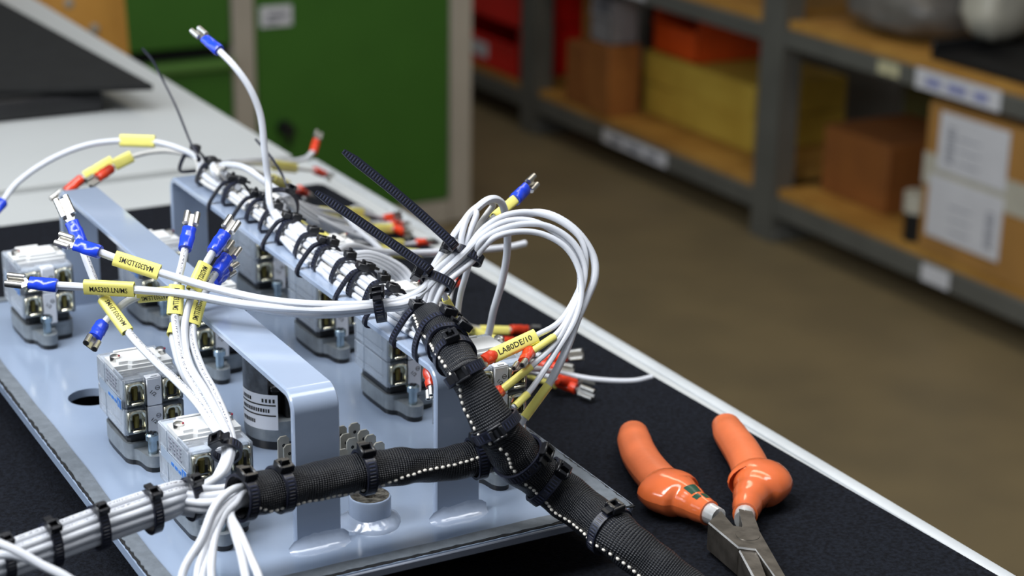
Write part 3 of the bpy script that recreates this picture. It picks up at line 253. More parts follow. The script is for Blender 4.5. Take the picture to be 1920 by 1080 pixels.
add('cabinet_frame', (188, 178, 162), 0.5, var=0.03, scale=8)
add('shelf_steel', (98, 98, 92), 0.5, var=0.05, scale=10)
add('shelf_wood', (196, 146, 68), 0.6, rgb2=(172, 122, 52), scale=9)
add('chair_wood', (206, 152, 70), 0.5, rgb2=(184, 128, 52), scale=7, coat=0.1)
add('cardboard', (164, 104, 46), 0.8, rgb2=(148, 92, 40), scale=12)
add('cardboard_red', (152, 92, 36), 0.8, rgb2=(138, 82, 32), scale=12)
add('cardboard_tan', (176, 128, 64), 0.8, var=0.05, scale=12)
add('box_yellow', (212, 180, 70), 0.7, rgb2=(196, 162, 58), scale=10)
add('box_olive', (90, 84, 36), 0.8, var=0.1, scale=10)
add('bin_red', (228, 20, 10), 0.4, var=0.05, scale=10)
add('bin_orange', (226, 84, 24), 0.4, var=0.05, scale=10)
add('bin_grey', (142, 142, 146), 0.5, var=0.06, scale=10)
add('bag_grey', (120, 116, 110), 0.45, var=0.12, scale=14, coat=0.2, bump=0.6, bscale=30)
add('paper', (222, 222, 226), 0.7, var=0.02, scale=20)
add('tape_white', (196, 192, 176), 0.4, var=0.03, scale=20)
add('tag_yellow', (206, 200, 160), 0.6)
add('ink_grey', (120, 122, 134), 0.7)
add('ink_blue', (140, 146, 196), 0.7)
add('leg_steel', (120, 124, 128), 0.45, metal=0.3, var=0.05)

def make_clear():
    M = Mat('clear_plastic'); b = M.b
    b.inputs['Base Color'].default_value = lin((214, 220, 228)); b.inputs['Roughness'].default_value = 0.12
    b.inputs['Coat Weight'].default_value = 0.5
    tr = M.n('ShaderNodeBsdfTransparent'); tr.inputs['Color'].default_value = (0.93, 0.95, 0.97, 1)
    mx = M.n('ShaderNodeMixShader')
    tc = M.n('ShaderNodeTexCoord'); ns = M.n('ShaderNodeTexNoise'); ns.inputs['Scale'].default_value = 120
    M.l(tc.outputs['Object'], ns.inputs['Vector'])
    fr = M.n('ShaderNodeFresnel'); fr.inputs['IOR'].default_value = 1.5
    ad = M.n('ShaderNodeMath', operation='MULTIPLY_ADD'); ad.inputs[1].default_value = 0.30; ad.inputs[2].default_value = 0.04
    M.l(ns.outputs['Fac'], ad.inputs[0])
    a2 = M.n('ShaderNodeMath', operation='ADD', use_clamp=True)
    M.l(ad.outputs[0], a2.inputs[0]); M.l(fr.outputs[0], a2.inputs[1])
    M.l(a2.outputs[0], mx.inputs['Fac']); M.l(tr.outputs[0], mx.inputs[1]); M.l(b.outputs[0], mx.inputs[2])
    M.l(mx.outputs[0], M.out.inputs['Surface'])
    MT['clear_plastic'] = M.m
make_clear()

def make_braid():
    """woven textile: threads from the UV map, u along the sleeve and v around it, both in millimetres"""
    M = Mat('braid'); b = M.b
    uv = M.n('ShaderNodeUVMap'); sp = M.n('ShaderNodeSeparateXYZ'); M.l(uv.outputs['UV'], sp.inputs[0])
    def wave(sock, k):
        m = M.n('ShaderNodeMath', operation='MULTIPLY'); m.inputs[1].default_value = k; M.l(sock, m.inputs[0])
        s_ = M.n('ShaderNodeMath', operation='SINE'); M.l(m.outputs[0], s_.inputs[0])
        a_ = M.n('ShaderNodeMath', operation='ABSOLUTE'); M.l(s_.outputs[0], a_.inputs[0]); return a_.outputs[0]
    a = wave(sp.outputs['X'], 3.0); c = wave(sp.outputs['Y'], 3.7)
    mul = M.n('ShaderNodeMath', operation='MULTIPLY'); M.l(a, mul.inputs[0]); M.l(c, mul.inputs[1])
    pw = M.n('ShaderNodeMath', operation='POWER'); pw.inputs[1].default_value = 1.6; M.l(mul.outputs[0], pw.inputs[0])
    mx = M.n('ShaderNodeMix', data_type='RGBA'); mx.inputs['A'].default_value = lin((5, 6, 8)); mx.inputs['B'].default_value = lin((22, 26, 38))  # thread glint painted as lighter navy over near-black
    M.l(pw.outputs[0], mx.inputs['Factor']); M.l(mx.outputs['Result'], b.inputs['Base Color'])
    bp = M.n('ShaderNodeBump'); bp.inputs['Strength'].default_value = 0.8; bp.inputs['Distance'].default_value = 0.0006
    M.l(pw.outputs[0], bp.inputs['Height']); M.l(bp.outputs['Normal'], b.inputs['Normal'])
    b.inputs['Roughness'].default_value = 0.40; b.inputs['Sheen Weight'].default_value = 0.0
    MT['braid'] = M.m
make_braid()

def make_ribbed():
    """cable-tie strap with cross ribs, u along the strap in millimetres"""
    M = Mat('tie_ribbed'); b = M.b
    uv = M.n('ShaderNodeUVMap'); sp = M.n('ShaderNodeSeparateXYZ'); M.l(uv.outputs['UV'], sp.inputs[0])
    m = M.n('ShaderNodeMath', operation='MULTIPLY'); m.inputs[1].default_value = 4.6; M.l(sp.outputs['X'], m.inputs[0])
    s_ = M.n('ShaderNodeMath', operation='SINE'); M.l(m.outputs[0], s_.inputs[0])
    v1 = M.n('ShaderNodeMath', operation='ABSOLUTE'); M.l(sp.outputs['Y'], v1.inputs[0])
    lt = M.n('ShaderNodeMath', operation='LESS_THAN'); lt.inputs[1].default_value = 0.30; M.l(v1.outputs[0], lt.inputs[0])
    ml = M.n('ShaderNodeMath', operation='MULTIPLY'); M.l(s_.outputs[0], ml.inputs[0]); M.l(lt.outputs[0], ml.inputs[1])
    mr = M.n('ShaderNodeMapRange'); mr.inputs['From Min'].default_value = -0.2; mr.inputs['From Max'].default_value = 0.4
    M.l(ml.outputs[0], mr.inputs['Value'])
    mx = M.n('ShaderNodeMix', data_type='RGBA'); mx.inputs['A'].default_value = lin((14, 15, 20)); mx.inputs['B'].default_value = lin((44, 48, 68))  # specular sheen of the ribs painted in as blue-grey
    M.l(mr.outputs['Result'], mx.inputs['Factor']); M.l(mx.outputs['Result'], b.inputs['Base Color'])
    bp = M.n('ShaderNodeBump'); bp.inputs['Strength'].default_value = 0.7; bp.inputs['Distance'].default_value = 0.0004
    M.l(mr.outputs['Result'], bp.inputs['Height']); M.l(bp.outputs['Normal'], b.inputs['Normal'])
    b.inputs['Roughness'].default_value = 0.3
    MT['tie_ribbed'] = M.m
make_ribbed()

def make_printed():
    """white insulation with a line of small illegible type along it"""
    M = Mat('wire_printed'); b = M.b
    uv = M.n('ShaderNodeUVMap'); sp = M.n('ShaderNodeSeparateXYZ'); M.l(uv.outputs['UV'], sp.inputs[0])
    cb = M.n('ShaderNodeCombineXYZ')
    m1 = M.n('ShaderNodeMath', operation='MULTIPLY'); m1.inputs[1].default_value = 2.0; M.l(sp.outputs['X'], m1.inputs[0])
    m2 = M.n('ShaderNodeMath', operation='MULTIPLY'); m2.inputs[1].default_value = 1.3; M.l(sp.outputs['Y'], m2.inputs[0])
    M.l(m1.outputs[0], cb.inputs[0]); M.l(m2.outputs[0], cb.inputs[1])
    ns = M.n('ShaderNodeTexNoise'); ns.inputs['Scale'].default_value = 1.0; ns.inputs['Detail'].default_value = 1; M.l(cb.outputs[0], ns.inputs['Vector'])
    gt = M.n('ShaderNodeMath', operation='GREATER_THAN'); gt.inputs[1].default_value = 0.53; M.l(ns.outputs['Fac'], gt.inputs[0])
    band = M.n('ShaderNodeMath', operation='COMPARE'); band.inputs[1].default_value = 3.3; band.inputs[2].default_value = 0.48; M.l(sp.outputs['Y'], band.inputs[0])
    ml = M.n('ShaderNodeMath', operation='MULTIPLY'); M.l(gt.outputs[0], ml.inputs[0]); M.l(band.outputs[0], ml.inputs[1])
    mx = M.n('ShaderNodeMix', data_type='RGBA'); mx.inputs['A'].default_value = lin((204, 207, 213)); mx.inputs['B'].default_value = lin((96, 96, 104))
    M.l(ml.outputs[0], mx.inputs['Factor']); M.l(mx.outputs['Result'], b.inputs['Base Color'])
    b.inputs['Roughness'].default_value = 0.36
    MT['wire_printed'] = M.m
make_printed()

# ------------------------------------------------------------------ mesh helpers (millimetres)
def V(*a): return Vector(a[0] if len(a) == 1 else a)
IDENT = lambda p: V(p)
def frame(o, x, y, z):
    o, x, y, z = V(o), V(x), V(y), V(z)
    return lambda p: o + x*p[0] + y*p[1] + z*p[2]
def rotz(o, deg):
    a = math.radians(deg)
    return frame(o, (math.cos(a), math.sin(a), 0), (-math.sin(a), math.cos(a), 0), (0, 0, 1))

def spline(pts, n=8):
    P = [V(p) for p in pts]
    if len(P) == 2: return [P[0].lerp(P[1], k/n) for k in range(n+1)]
    P = [P[0]*2-P[1]] + P + [P[-1]*2-P[-2]]
    out = []
    for i in range(1, len(P)-2):
        p0, p1, p2, p3 = P[i-1:i+3]
        t0 = 0.0; t1 = t0+max(1e-6, (p1-p0).length)**.5; t2 = t1+max(1e-6, (p2-p1).length)**.5; t3 = t2+max(1e-6, (p3-p2).length)**.5
        for k in range(n):
            t = t1+(t2-t1)*k/n
            A1 = p0*((t1-t)/(t1-t0))+p1*((t-t0)/(t1-t0)); A2 = p1*((t2-t)/(t2-t1))+p2*((t-t1)/(t2-t1)); A3 = p2*((t3-t)/(t3-t2))+p3*((t-t2)/(t3-t2))
            B1 = A1*((t2-t)/(t2-t0))+A2*((t-t0)/(t2-t0)); B2 = A2*((t3-t)/(t3-t1))+A3*((t-t1)/(t3-t1))
            out.append(B1*((t2-t)/(t2-t1))+B2*((t-t1)/(t2-t1)))
    out.append(P[-2]); return out

def lengths(path):
    s = [0.0]
    for a, b in zip(path, path[1:]): s.append(s[-1]+(b-a).length)
    return s
def at_s(path, s, ls=None):
    ls = ls or lengths(path)
    s = max(0, min(s, ls[-1]-1e-6))
    for i in range(len(ls)-1):
        if ls[i+1] >= s:
            f = (s-ls[i])/max(1e-9, ls[i+1]-ls[i]); return path[i].lerp(path[i+1], f)
    return path[-1]

def frames(path, up=None):
    """parallel-transported tangent, normal and binormal along a path"""
    T = []
    for i in range(len(path)):
        a = path[max(0, i-1)]; b = path[min(len(path)-1, i+1)]; T.append((b-a).normalized())
    n = V(up) if up is not None else V(0, 0, 1)
    if abs(n.normalized().dot(T[0])) > .97: n = V(1, 0, 0)
    out = []
    for t in T:
        n = (n-t*n.dot(t)).normalized(); out.append((t, n, t.cross(n)))
    return out

ORG = {}
class MB:
    def __init__(s): s.v = []; s.f = []; s.uv = []; s.fm = []; s.cur = 0
    def put(s, verts, faces, uv=None):
        o = len(s.v); s.v += [V(p) for p in verts]; s.uv += uv if uv else [(0, 0)]*len(verts)
        s.f += [tuple(i+o for i in f) for f in faces]; s.fm += [s.cur]*len(faces); return s
    def box(s, c, size, b=0.0, fr=IDENT, seg=1):
        x, y, z = [d/2 for d in size]
        if b <= 0:
            vs = [(i*x, j*y, k*z) for i in (-1, 1) for j in (-1, 1) for k in (-1, 1)]
            fs = [(0, 1, 3, 2), (4, 6, 7, 5), (0, 4, 5, 1), (2, 3, 7, 6), (0, 2, 6, 4), (1, 5, 7, 3)]
        else:
            bm = bmesh.new(); bmesh.ops.create_cube(bm, size=1.0)
            for v in bm.verts: v.co = (v.co.x*2*x, v.co.y*2*y, v.co.z*2*z)
            bmesh.ops.bevel(bm, geom=bm.edges[:], offset=b, segments=seg, profile=.5, affect='EDGES')
            bm.verts.index_update()
            vs = [tuple(v.co) for v in bm.verts]; fs = [tuple(v.index for v in f.verts) for f in bm.faces]; bm.free()
        return s.put([fr((p[0]+c[0], p[1]+c[1], p[2]+c[2])) for p in vs], fs)
    def tube(s, path, r, seg=8, up=None, caps=True, r2=None, uv0=0.0, round_ends=False):
        """tube along path; r is a number or a list, r2 the radius in the other direction (flattened tubes)"""
        n = len(path)
        R = [r]*n if isinstance(r, (int, float)) else list(r)
        Q = R if r2 is None else ([r2]*n if isinstance(r2, (int, float)) else list(r2))
        fr = frames(path, up); ls = lengths(path); vs = []; uv = []; fs = []
        for i, p in enumerate(path):
            t, nn, bb = fr[i]
            for k in range(seg+1):
                a = 2*math.pi*k/seg
                vs.append(p+bb*(math.cos(a)*R[i])+nn*(math.sin(a)*Q[i])); uv.append((ls[i]+uv0, a*max(R[i], Q[i])))
        m = seg+1
        for i in range(n-1):
            for k in range(seg): fs.append((i*m+k, i*m+k+1, (i+1)*m+k+1, (i+1)*m+k))
        if caps:
            fs.append(tuple(range(seg-1, -1, -1))); fs.append(tuple((n-1)*m+k for k in range(seg)))
        return s.put(vs, fs, uv)
    def lathe(s, prof, seg=20, fr=IDENT, caps=True):
        vs = []; fs = []
        for r, z in prof:
            for k in range(seg):
                a = 2*math.pi*k/seg; vs.append(fr((math.cos(a)*r, math.sin(a)*r, z)))
        for i in range(len(prof)-1):
            for k in range(seg):
                j = (k+1) % seg; fs.append((i*seg+k, i*seg+j, (i+1)*seg+j, (i+1)*seg+k))
        if caps:
            fs.append(tuple(range(seg-1, -1, -1))); fs.append(tuple((len(prof)-1)*seg+k for k in range(seg)))
        return s.put(vs, fs)
    def prism(s, poly, z0, z1, fr=IDENT, taper=None):
        n = len(poly); top = taper or poly
        vs = [fr((x, y, z0)) for x, y in poly]+[fr((x, y, z1)) for x, y in top]
        fs = [tuple(range(n-1, -1, -1)), tuple(range(n, 2*n))]+[(i, (i+1) % n, n+(i+1) % n, n+i) for i in range(n)]
        return s.put(vs, fs)
    def ribbon(s, path, wdir, w, t, close=False, widths=None):
        """flat strap: width along wdir, thickness across; UV u in mm along it, v across"""
        n = len(path); vs = []; uv = []; fs = []; ls = lengths(path)
        for i, p in enumerate(path):
            a = path[(i-1) % n if close else max(0, i-1)]; b = path[(i+1) % n if close else min(n-1, i+1)]
            T = (b-a).normalized(); W = V(wdir); W = (W-T*W.dot(T)).normalized(); N = T.cross(W)
            hw = (widths[i] if widths else w)/2
            for (x, y) in ((-1, -.5), (1, -.5), (1, .5), (-1, .5)):
                vs.append(p+W*(x*hw)+N*(y*t)); uv.append((ls[i], x*.5))
        m = n if close else n-1
        for i in range(m):
            j = (i+1) % n
            for k in range(4): fs.append((i*4+k, i*4+(k+1) % 4, j*4+(k+1) % 4, j*4+k))
        if not close: fs += [(3, 2, 1, 0), tuple((n-1)*4+k for k in range(4))]
        return s.put(vs, fs, uv)
    def mesh(s, name, mats, org, ang=0.7):
        me = bpy.data.meshes.new(name); o = V(org)
        me.from_pydata([tuple((p-o)*S) for p in s.v], [], s.f)
        ul = me.uv_layers.new(name='UVMap')
        for lp in me.loops: ul.data[lp.index].uv = s.uv[lp.vertex_index]
        bm = bmesh.new(); bm.from_mesh(me); bmesh.ops.recalc_face_normals(bm, faces=bm.faces[:]); bm.to_mesh(me); bm.free()
        for p in me.polygons: p.use_smooth = True
        for m_ in (mats if isinstance(mats, (list, tuple)) else [mats]): me.materials.append(MT[m_])
        if isinstance(mats, (list, tuple)):
            for p, k in zip(me.polygons, s.fm): p.material_index = k
        me.set_sharp_from_angle(angle=ang)
        return me
    def build(s, name, mats, parent=None, loc=(0, 0, 0), ang=0.7):
        org = ORG[parent] if parent is not None else V(loc)
        o = bpy.data.objects.new(name, s.mesh(name, mats, org, ang)); COL.objects.link(o)
        if parent is not None: o.parent = parent; ORG[o] = org
        else: o.location = V(loc)*S; ORG[o] = V(loc)
        return o

def tag(o, label=None, cat=None, group=None, kind=None):
    if label: o['label'] = label
    if cat: o['category'] = cat
    if group: o['group'] = group
    if kind: o['kind'] = kind
    return o
def thing(name, label, cat, loc=(0, 0, 0), group=None):
    o = bpy.data.objects.new(name, None); COL.objects.link(o); o.location = V(loc)*S; ORG[o] = V(loc)
    o.empty_display_size = 0.01
    return tag(o, label, cat, group)
def copy_thing(root, loc):
    r = root.copy(); COL.objects.link(r); r.location = V(loc)*S
    for ch in root.children:
        c = ch.copy(); COL.objects.link(c); c.parent = r
        for g in ch.children:
            d = g.copy(); COL.objects.link(d); d.parent = c
    return r

_txt = {}
def text_polys(body):
    """outline text as triangles: list of vertices (cap height about 0.7) and faces, centred"""
    if body not in _txt:
        cu = bpy.data.curves.new('text', 'FONT'); cu.body = body; cu.size = 1; cu.align_x = 'CENTER'; cu.align_y = 'CENTER'; cu.resolution_u = 2; cu.offset = 0.012
        ob = bpy.data.objects.new('text', cu); COL.objects.link(ob)
        me = bpy.data.meshes.new_from_object(ob.evaluated_get(bpy.context.evaluated_depsgraph_get()))
        _txt[body] = ([tuple(v.co) for v in me.vertices], [tuple(p.vertices) for p in me.polygons])
        bpy.data.objects.remove(ob); bpy.data.curves.remove(cu); bpy.data.meshes.remove(me)
    return _txt[body]
def put_text(mb, body, fr, width, height):
    vs, fs = text_polys(body)
    x = max(abs(v[0]) for v in vs); y = max(abs(v[1]) for v in vs)
    sx = width/2/x; sy = height/2/y
    mb.put([fr((v[0]*sx, v[1]*sy, 0)) for v in vs], fs)

# ================================================================== room
def struct(o): o['kind'] = 'structure'; return o
struct(MB().box((800, 2500, -25), (9000, 11000, 50)).build('floor', 'floor'))
struct(MB().box((800, 6050, 1400), (9000, 100, 2800)).build('wall_back', 'wall'))
struct(MB().box((3350, 2500, 1400), (100, 7200, 2800)).build('wall_side', 'wall'))

# ------------------------------------------------------------------ workbenches
def workbench(label, x0, x1, y0, y1, z, edge):
    t = thing('workbench', label, 'workbench', ((x0+x1)/2, (y0+y1)/2, 0))
    cx, cy = (x0+x1)/2, (y0+y1)/2
    ex = 8.2 if edge else 0
    MB().box((cx-ex/2-.5*(ex > 0), cy, z-14), (x1-x0-ex-1.0*(ex > 0), y1-y0, 28), 1.2).build('bench_top', 'bench_white', t)
    if edge: MB().box((x1-ex/2, cy, z-14.2), (ex, y1-y0, 28), 1.6, seg=2).build('edge_band', 'edge_white', t)
    for sx in (x0+60, x1-60):
        for sy in (y0+60, y1-60):
            MB().box((sx, sy, (z-28)/2), (40, 40, z-28), 2).build('leg', 'leg_steel', t)
    for sx in (x0+60, x1-60):
        MB().box((sx, cy, z-58), (30, y1-y0-160, 40), 1).build('rail', 'leg_steel', t)
    return t
workbench('white workbench with pale edge band, carrying the black work mat', -760, 541, -320, 1290, 880, True)
workbench('white workbench beyond the joint, carrying the black board on its tray', -760, 528, 1306, 3250, 880, False)

m = MB().prism([(-500, -250), (529, -250), (528, 520), (521, 800), (514, 1150), (512, 1208), (508, 1212), (396, 1207), (200, 1205), (-500, 1200)], 880, 883.4)
tag(m.build('work_mat', 'mat_black', loc=(0, 500, 880)), 'large black felt work mat covering the bench under the panel', 'mat')

t = thing('board_tray', 'shallow black tray standing on the bench joint end, under the black board', 'tray', (200, 1640, 880))
MB().box((200, 1640, 889), (480, 280, 18), 5, seg=2).build('tray_base', 'tray_black', t)
MB().box((200, 1640, 899), (470, 270, 3), 1).build('tray_lip', 'board_black', t)
m = MB().prism([(-260, 1602), (357, 1514), (474, 1478), (476, 1482), (459, 1908), (452, 2160), (-260, 2160)], 900.5, 904)
tag(m.build('cover_board', 'board_black', loc=(150, 1800, 900)), 'matt black flat board lying over the tray on the rear bench', 'board')

# ------------------------------------------------------------------ cabinet with drawers and green doors
Y = 3660
t = thing('tool_cabinet', 'tall green cabinet with beige frame behind the benches', 'cabinet', (1380, Y+230, 0))
MB().box((1380, Y+250, 560), (1072, 440, 1110), 2).build('carcass', 'cabinet_frame', t)
for x, w in ((1377, 50), (1889, 54), (872, 54)):
    MB().box((x, Y+15, 560), (w, 30, 1110), 3).build('frame_post', 'cabinet_frame', t)
MB().box((1380, Y+15, 30), (964, 26, 56), 3).build('plinth', 'cabinet_frame', t)
MB().box((1380, Y+15, 1090), (964, 26, 50), 3).build('top_rail', 'cabinet_frame', t)
d = MB().box((1632, Y+14, 562), (456, 22, 1004), 3).build('door', 'cabinet_green', t)
h = MB().lathe([(0.1, 0), (17, 0), (17, 8), (9, 9), (9, 22), (14, 24), (14, 34), (0.1, 34)], 18, frame((1462, Y+4, 270), (1, 0, 0), (0, 0, 1), (0, -1, 0)))
h.box((1462, Y-26, 258), (12, 10, 44), 3)
h.build('lock_handle', 'black_plastic', d)
p = MB().box((1450, Y+1, 512), (72, 2.5, 44), .5).build('name_plate', 'paper', d)
for k in range(3):
    pass
MB().box((1452, Y-.6, 514), (44, .8, 9)).box((1440, Y-.6, 500), (26, .8, 5)).build('plate_print', 'ink_grey', d)
for z0, z1 in ((62, 432), (460, 760), (770, 1062)):
    dr = MB().box((1126, Y+12, (z0+z1)/2), (446, 24, z1-z0), 3).build('drawer', 'cabinet_green', t)
    MB().box((1126, Y-6, z1-10), (446, 26, 20), 5, seg=2).build('drawer_lip', 'cabinet_green_light', dr)
MB().box((1126, Y+30, 446), (446, 6, 30)).build('drawer_gap_shade', 'opening_shade', t)  # black strip standing in for the shade between drawers

# ------------------------------------------------------------------ workshop chair (only its back shows above the bench)
t = thing('workshop_chair', 'plywood workshop chair whose back shows over the rear bench', 'chair', (650, 2420, 0))
pth = spline([(545, 2440, 800), (590, 2414, 800), (650, 2404, 800), (705, 2412, 800), (744, 2434, 800)], 6)
m = MB().ribbon(pth, (0, .06, 1), 260, 11); m.build('backrest', 'chair_wood', t)
for x, z in ((663, 806), (695, 770), (600, 806)):
    MB().lathe([(0.1, 0), (7, 0), (6, 3), (0.1, 4)], 12, frame((x, 2400, z), (1, 0, 0), (0, 0, 1), (0, -1, 0))).build('bolt', 'dull_tin', t)
MB().box((645, 2590, 455), (360, 340, 14), 6, seg=2).build('seat', 'chair_wood', t)
for x in (500, 790):
    for y in (2450, 2740):
        MB().tube([V(x, y, 0), V(x+(645-x)*.12, y+(2590-y)*.12, 450)], 11, 8).build('leg', 'black_plastic', t)
for x in (612, 678):
    MB().tube(spline([(x, 2560, 444), (x, 2440, 470), (x, 2422, 640), (x, 2418, 800)]), 9, 8).build('back_strut', 'black_plastic', t)

# ------------------------------------------------------------------ storage shelving along the aisle
XF = 2443
t = thing('storage_shelf', 'long grey steel shelving with wooden boards along the aisle', 'shelf', (2640, 3900, 0))
PY = (2200, 3263, 4345, 5420)
for y in PY:
    for x in (XF+28, XF+430):
        p = MB().box((x, y, 700), (56, 80, 1400), 2)
        p.build('post', 'shelf_steel', t)
    MB().box((XF+230, y, 12), (440, 90, 24), 2).build('foot_rail', 'shelf_steel', t)
for y0, y1 in zip(PY, PY[1:]):
    for zb, zt in ((62, 106), (444, 483), (900, 940)):
        for x in (XF+18, XF+440):
            MB().box((x, (y0+y1)/2, (zb+zt)/2), (30, y1-y0-80, zt-zb), 2).build('beam', 'shelf_steel', t)
        MB().box((XF+228, (y0+y1)/2, zt+9), (430, y1-y0-84, 18), 1).build('shelf_board', 'shelf_wood', t)
def tagcard(label, y0, y1, z0, z1, m_, ink=None):
    o = thing('label_card', label, 'label', (XF+2, (y0+y1)/2, (z0+z1)/2))
    MB().box((XF+1.5, (y0+y1)/2, (z0+z1)/2), (1.6, abs(y1-y0), z1-z0), .3).build('card', m_, o)
    if ink:
        mb = MB()
        for f, w in ((.22, .18), (.5, .22), (.78, .16)):
            mb.box((XF+.5, y0+(y1-y0)*f, (z0+z1)/2-2), (.5, abs(y1-y0)*w, (z1-z0)*.4))
        mb.build('card_print', ink, o)
tagcard('long white label card with faint blue print on the upper shelf beam', 2789, 2549, 446, 486, 'paper', 'ink_blue')
tagcard('small yellowed tag on the upper shelf beam beside the long white card', 2905, 2840, 452, 478, 'tag_yellow')
tagcard('grey-white label strip on the low beam under the yellow boxes', 3950, 3655, 66, 100, 'paper', 'ink_grey')
tagcard('small white tag on the low beam under the taped carton', 2722, 2640, 66, 102, 'paper')
tagcard('white label strip on the upper beam above the orange bin', 4060, 3780, 452, 484, 'paper', 'ink_grey')

def carton(label, x0, x1, y0, y1, z0, z1, m_, tape=None, group=None, flaps=True):
    o = thing('carton', label, 'box', ((x0+x1)/2, (y0+y1)/2, z0), group)
    MB().box(((x0+x1)/2, (y0+y1)/2, (z0+z1)/2), (x1-x0, y1-y0, z1-z0), 3).build('carton_body', m_, o)
    if flaps:
        cy = (y0+y1)/2
        for s in (-1, 1):
            MB().box(((x0+x1)/2, cy+s*(y1-y0)/4, z1+1), (x1-x0-4, (y1-y0)/2-3, 2)).build('flap', m_, o)
    return o
Z1, Z2 = 124.5, 501.5
carton('tall cardboard carton, further of the two brown ones beside the yellow boxes', XF+14, XF+110, 4066, 4165, Z1, 284, 'cardboard_red')
carton('brown cardboard carton touching the stacked yellow boxes', XF+10, XF+105, 3945, 4058, Z1, 306, 'cardboard')
b = carton('flat yellow box, lower of the stacked pair', XF+138, XF+415, 3500, 3978, Z1, 204, 'box_yellow', group=None)
carton('flat yellow box, upper of the stacked pair', XF+136, XF+415, 3502, 3980, 206.5, 284, 'box_yellow')
o = carton('upright tan cardboard sheet box at the back of the shelf by the second post', XF+140, XF+190, 4120, 4300, Z1, 420, 'cardboard_tan', flaps=False)
def bin_(label, x0, x1, y0, y1, z0, z1, m_, card=None):
    o = thing('storage_bin', label, 'bin', ((x0+x1)/2, (y0+y1)/2, z0))
    w = 4; cx, cy = (x0+x1)/2, (y0+y1)/2
    mb = MB(); mb.box((cx, cy, z0+w/2), (x1-x0, y1-y0, w), 1)
    mb.box((x1-w/2, cy, (z0+z1)/2), (w, y1-y0, z1-z0), 1)
    mb.box((x0+w/2, cy, z0+(z1-z0)*.31), (w, y1-y0, (z1-z0)*.62), 1)
    for y in (y0+w/2, y1-w/2): mb.box((cx, y, (z0+z1)/2), (x1-x0, w, z1-z0), 1)
    mb.build('bin_body', m_, o)
    MB().tube([V(x0, y0, z0+(z1-z0)*.62), V(x0, y1, z0+(z1-z0)*.62)], 5, 8).build('bin_rim', m_, o)
    if card: MB().box((x0-1, cy+(y1-y0)*.1, z0+(z1-z0)*.34), (1.6, (y1-y0)*.34, (z1-z0)*.3)).build('bin_card', 'paper', o)
    return o
bin_('orange open bin standing on the flat boxes', XF+150, XF+380, 3760, 3960, 286.5, 405, 'bin_orange')
bin_('grey open bin on the carton beside the orange one', XF+18, XF+100, 3955, 4050, 308.5, 420, 'bin_grey')
bin_('lower red bin with a white card at the end of the shelving', XF+20, XF+300, 4430, 4850, Z1, 262, 'bin_red', True)
bin_('upper red bin stacked at the end of the shelving', XF+24, XF+300, 4430, 4850, 264, 420, 'bin_red')
# near bay
carton('small red-brown carton alone in the near bay', XF+95, XF+330, 2956, 3178, Z1, 272, 'cardboard_red')
carton('dark olive box in the shadow behind the small carton', XF+345, XF+430, 3010, 3215, Z1, 330, 'box_olive')
c = carton('large tan carton with white tape and two shipping labels', XF+10, XF+420, 2300, 2752, Z1, 424, 'cardboard_tan')
MB().box((XF+9, 2526, 292), (1.6, 452, 64)).build('white_tape', 'tape_white', c)
for y0, y1, z0, z1 in ((2712, 2520, 298, 414), (2728, 2520, 160, 285)):
    p = MB().box((XF+7.5, (y0+y1)/2, (z0+z1)/2), (1.6, y0-y1, z1-z0)).build('shipping_label', 'paper', c)
    mb = MB()
    yb = y0-34 if z0 > 290 else y1+30
    for k in range(9):
        mb.box((XF+6.4, yb, z0+22+k*8.2), (.6, 22, 3.2 if k % 3 else 5))
    mb.build('barcode', 'ink_grey', p)
    for k in range(3):
        MB().box((XF+6.4, (y0+y1)/2+10, z0+24+k*24), (.6, 60, 2.4)).build('print_line', 'ink_grey', p)
o = thing('tape_roll', 'small white roll standing in front of the taped carton', 'roll', (XF+40, 2792, Z1))
MB().lathe([(12, 0), (26, 0), (26, 60), (12, 60), (12, 0)], 20, frame((XF+40, 2792, Z1), (1, 0, 0), (0, 1, 0), (0, 0, 1)), caps=False).build('roll_core', 'black_plastic', o)
MB().lathe([(12, 60.5), (30, 60.5), (30, 100), (12, 100), (12, 60.5)], 20, frame((XF+40, 2792, Z1), (1, 0, 0), (0, 1, 0), (0, 0, 1)), caps=False).build('roll_wrap', 'tape_white', o)
# upper shelf, near bay
t2 = thing('parts_tray', 'dark low tray on the upper shelf by the near end', 'tray', (XF+140, 2520, Z2))
MB().box((XF+150, 2560, Z2+8), (250, 440, 16), 4).build('tray_floor', 'tray_black', t2)
for y in (2344, 2776): MB().box((XF+150, y, Z2+22), (250, 8, 30), 2).build('tray_side', 'tray_black', t2)
def bag(label, x, y, sx, sy, sz, z, m_, seed):
    random.seed(seed); o = MB(); vs = []; fs = []; n, k = 16, 9
    for i in range(k):
        f = i/(k-1); r = (1-abs(2*f-1)**3)**.5 if 0 < f < 1 else .45
        for j in range(n):
            a = 2*math.pi*j/n; q = r*(1+random.uniform(-.09, .09))
            ca, sa = math.cos(a), math.sin(a)
            vs.append((x+sx/2*q*math.copysign(abs(ca)**.6, ca), y+sy/2*q*math.copysign(abs(sa)**.6, sa), z+sz*f))
    for i in range(k-1):
        for j in range(n): fs.append((i*n+j, i*n+(j+1) % n, (i+1)*n+(j+1) % n, (i+1)*n+j))
    fs += [tuple(range(n-1, -1, -1)), tuple((k-1)*n+j for j in range(n))]
    return tag(o.put(vs, fs).build('plastic_bag', m_, loc=(x, y, z), ang=1.2), label, 'bag')
bag('pale grey plastic bag filling the middle of the upper shelf', XF+170, 2985, 240, 300, 130, Z2, 'bag_grey', 1)
bag('grey plastic bag on the dark tray at the frame edge', XF+170, 2470, 210, 200, 120, Z2+17, 'bin_grey', 2)
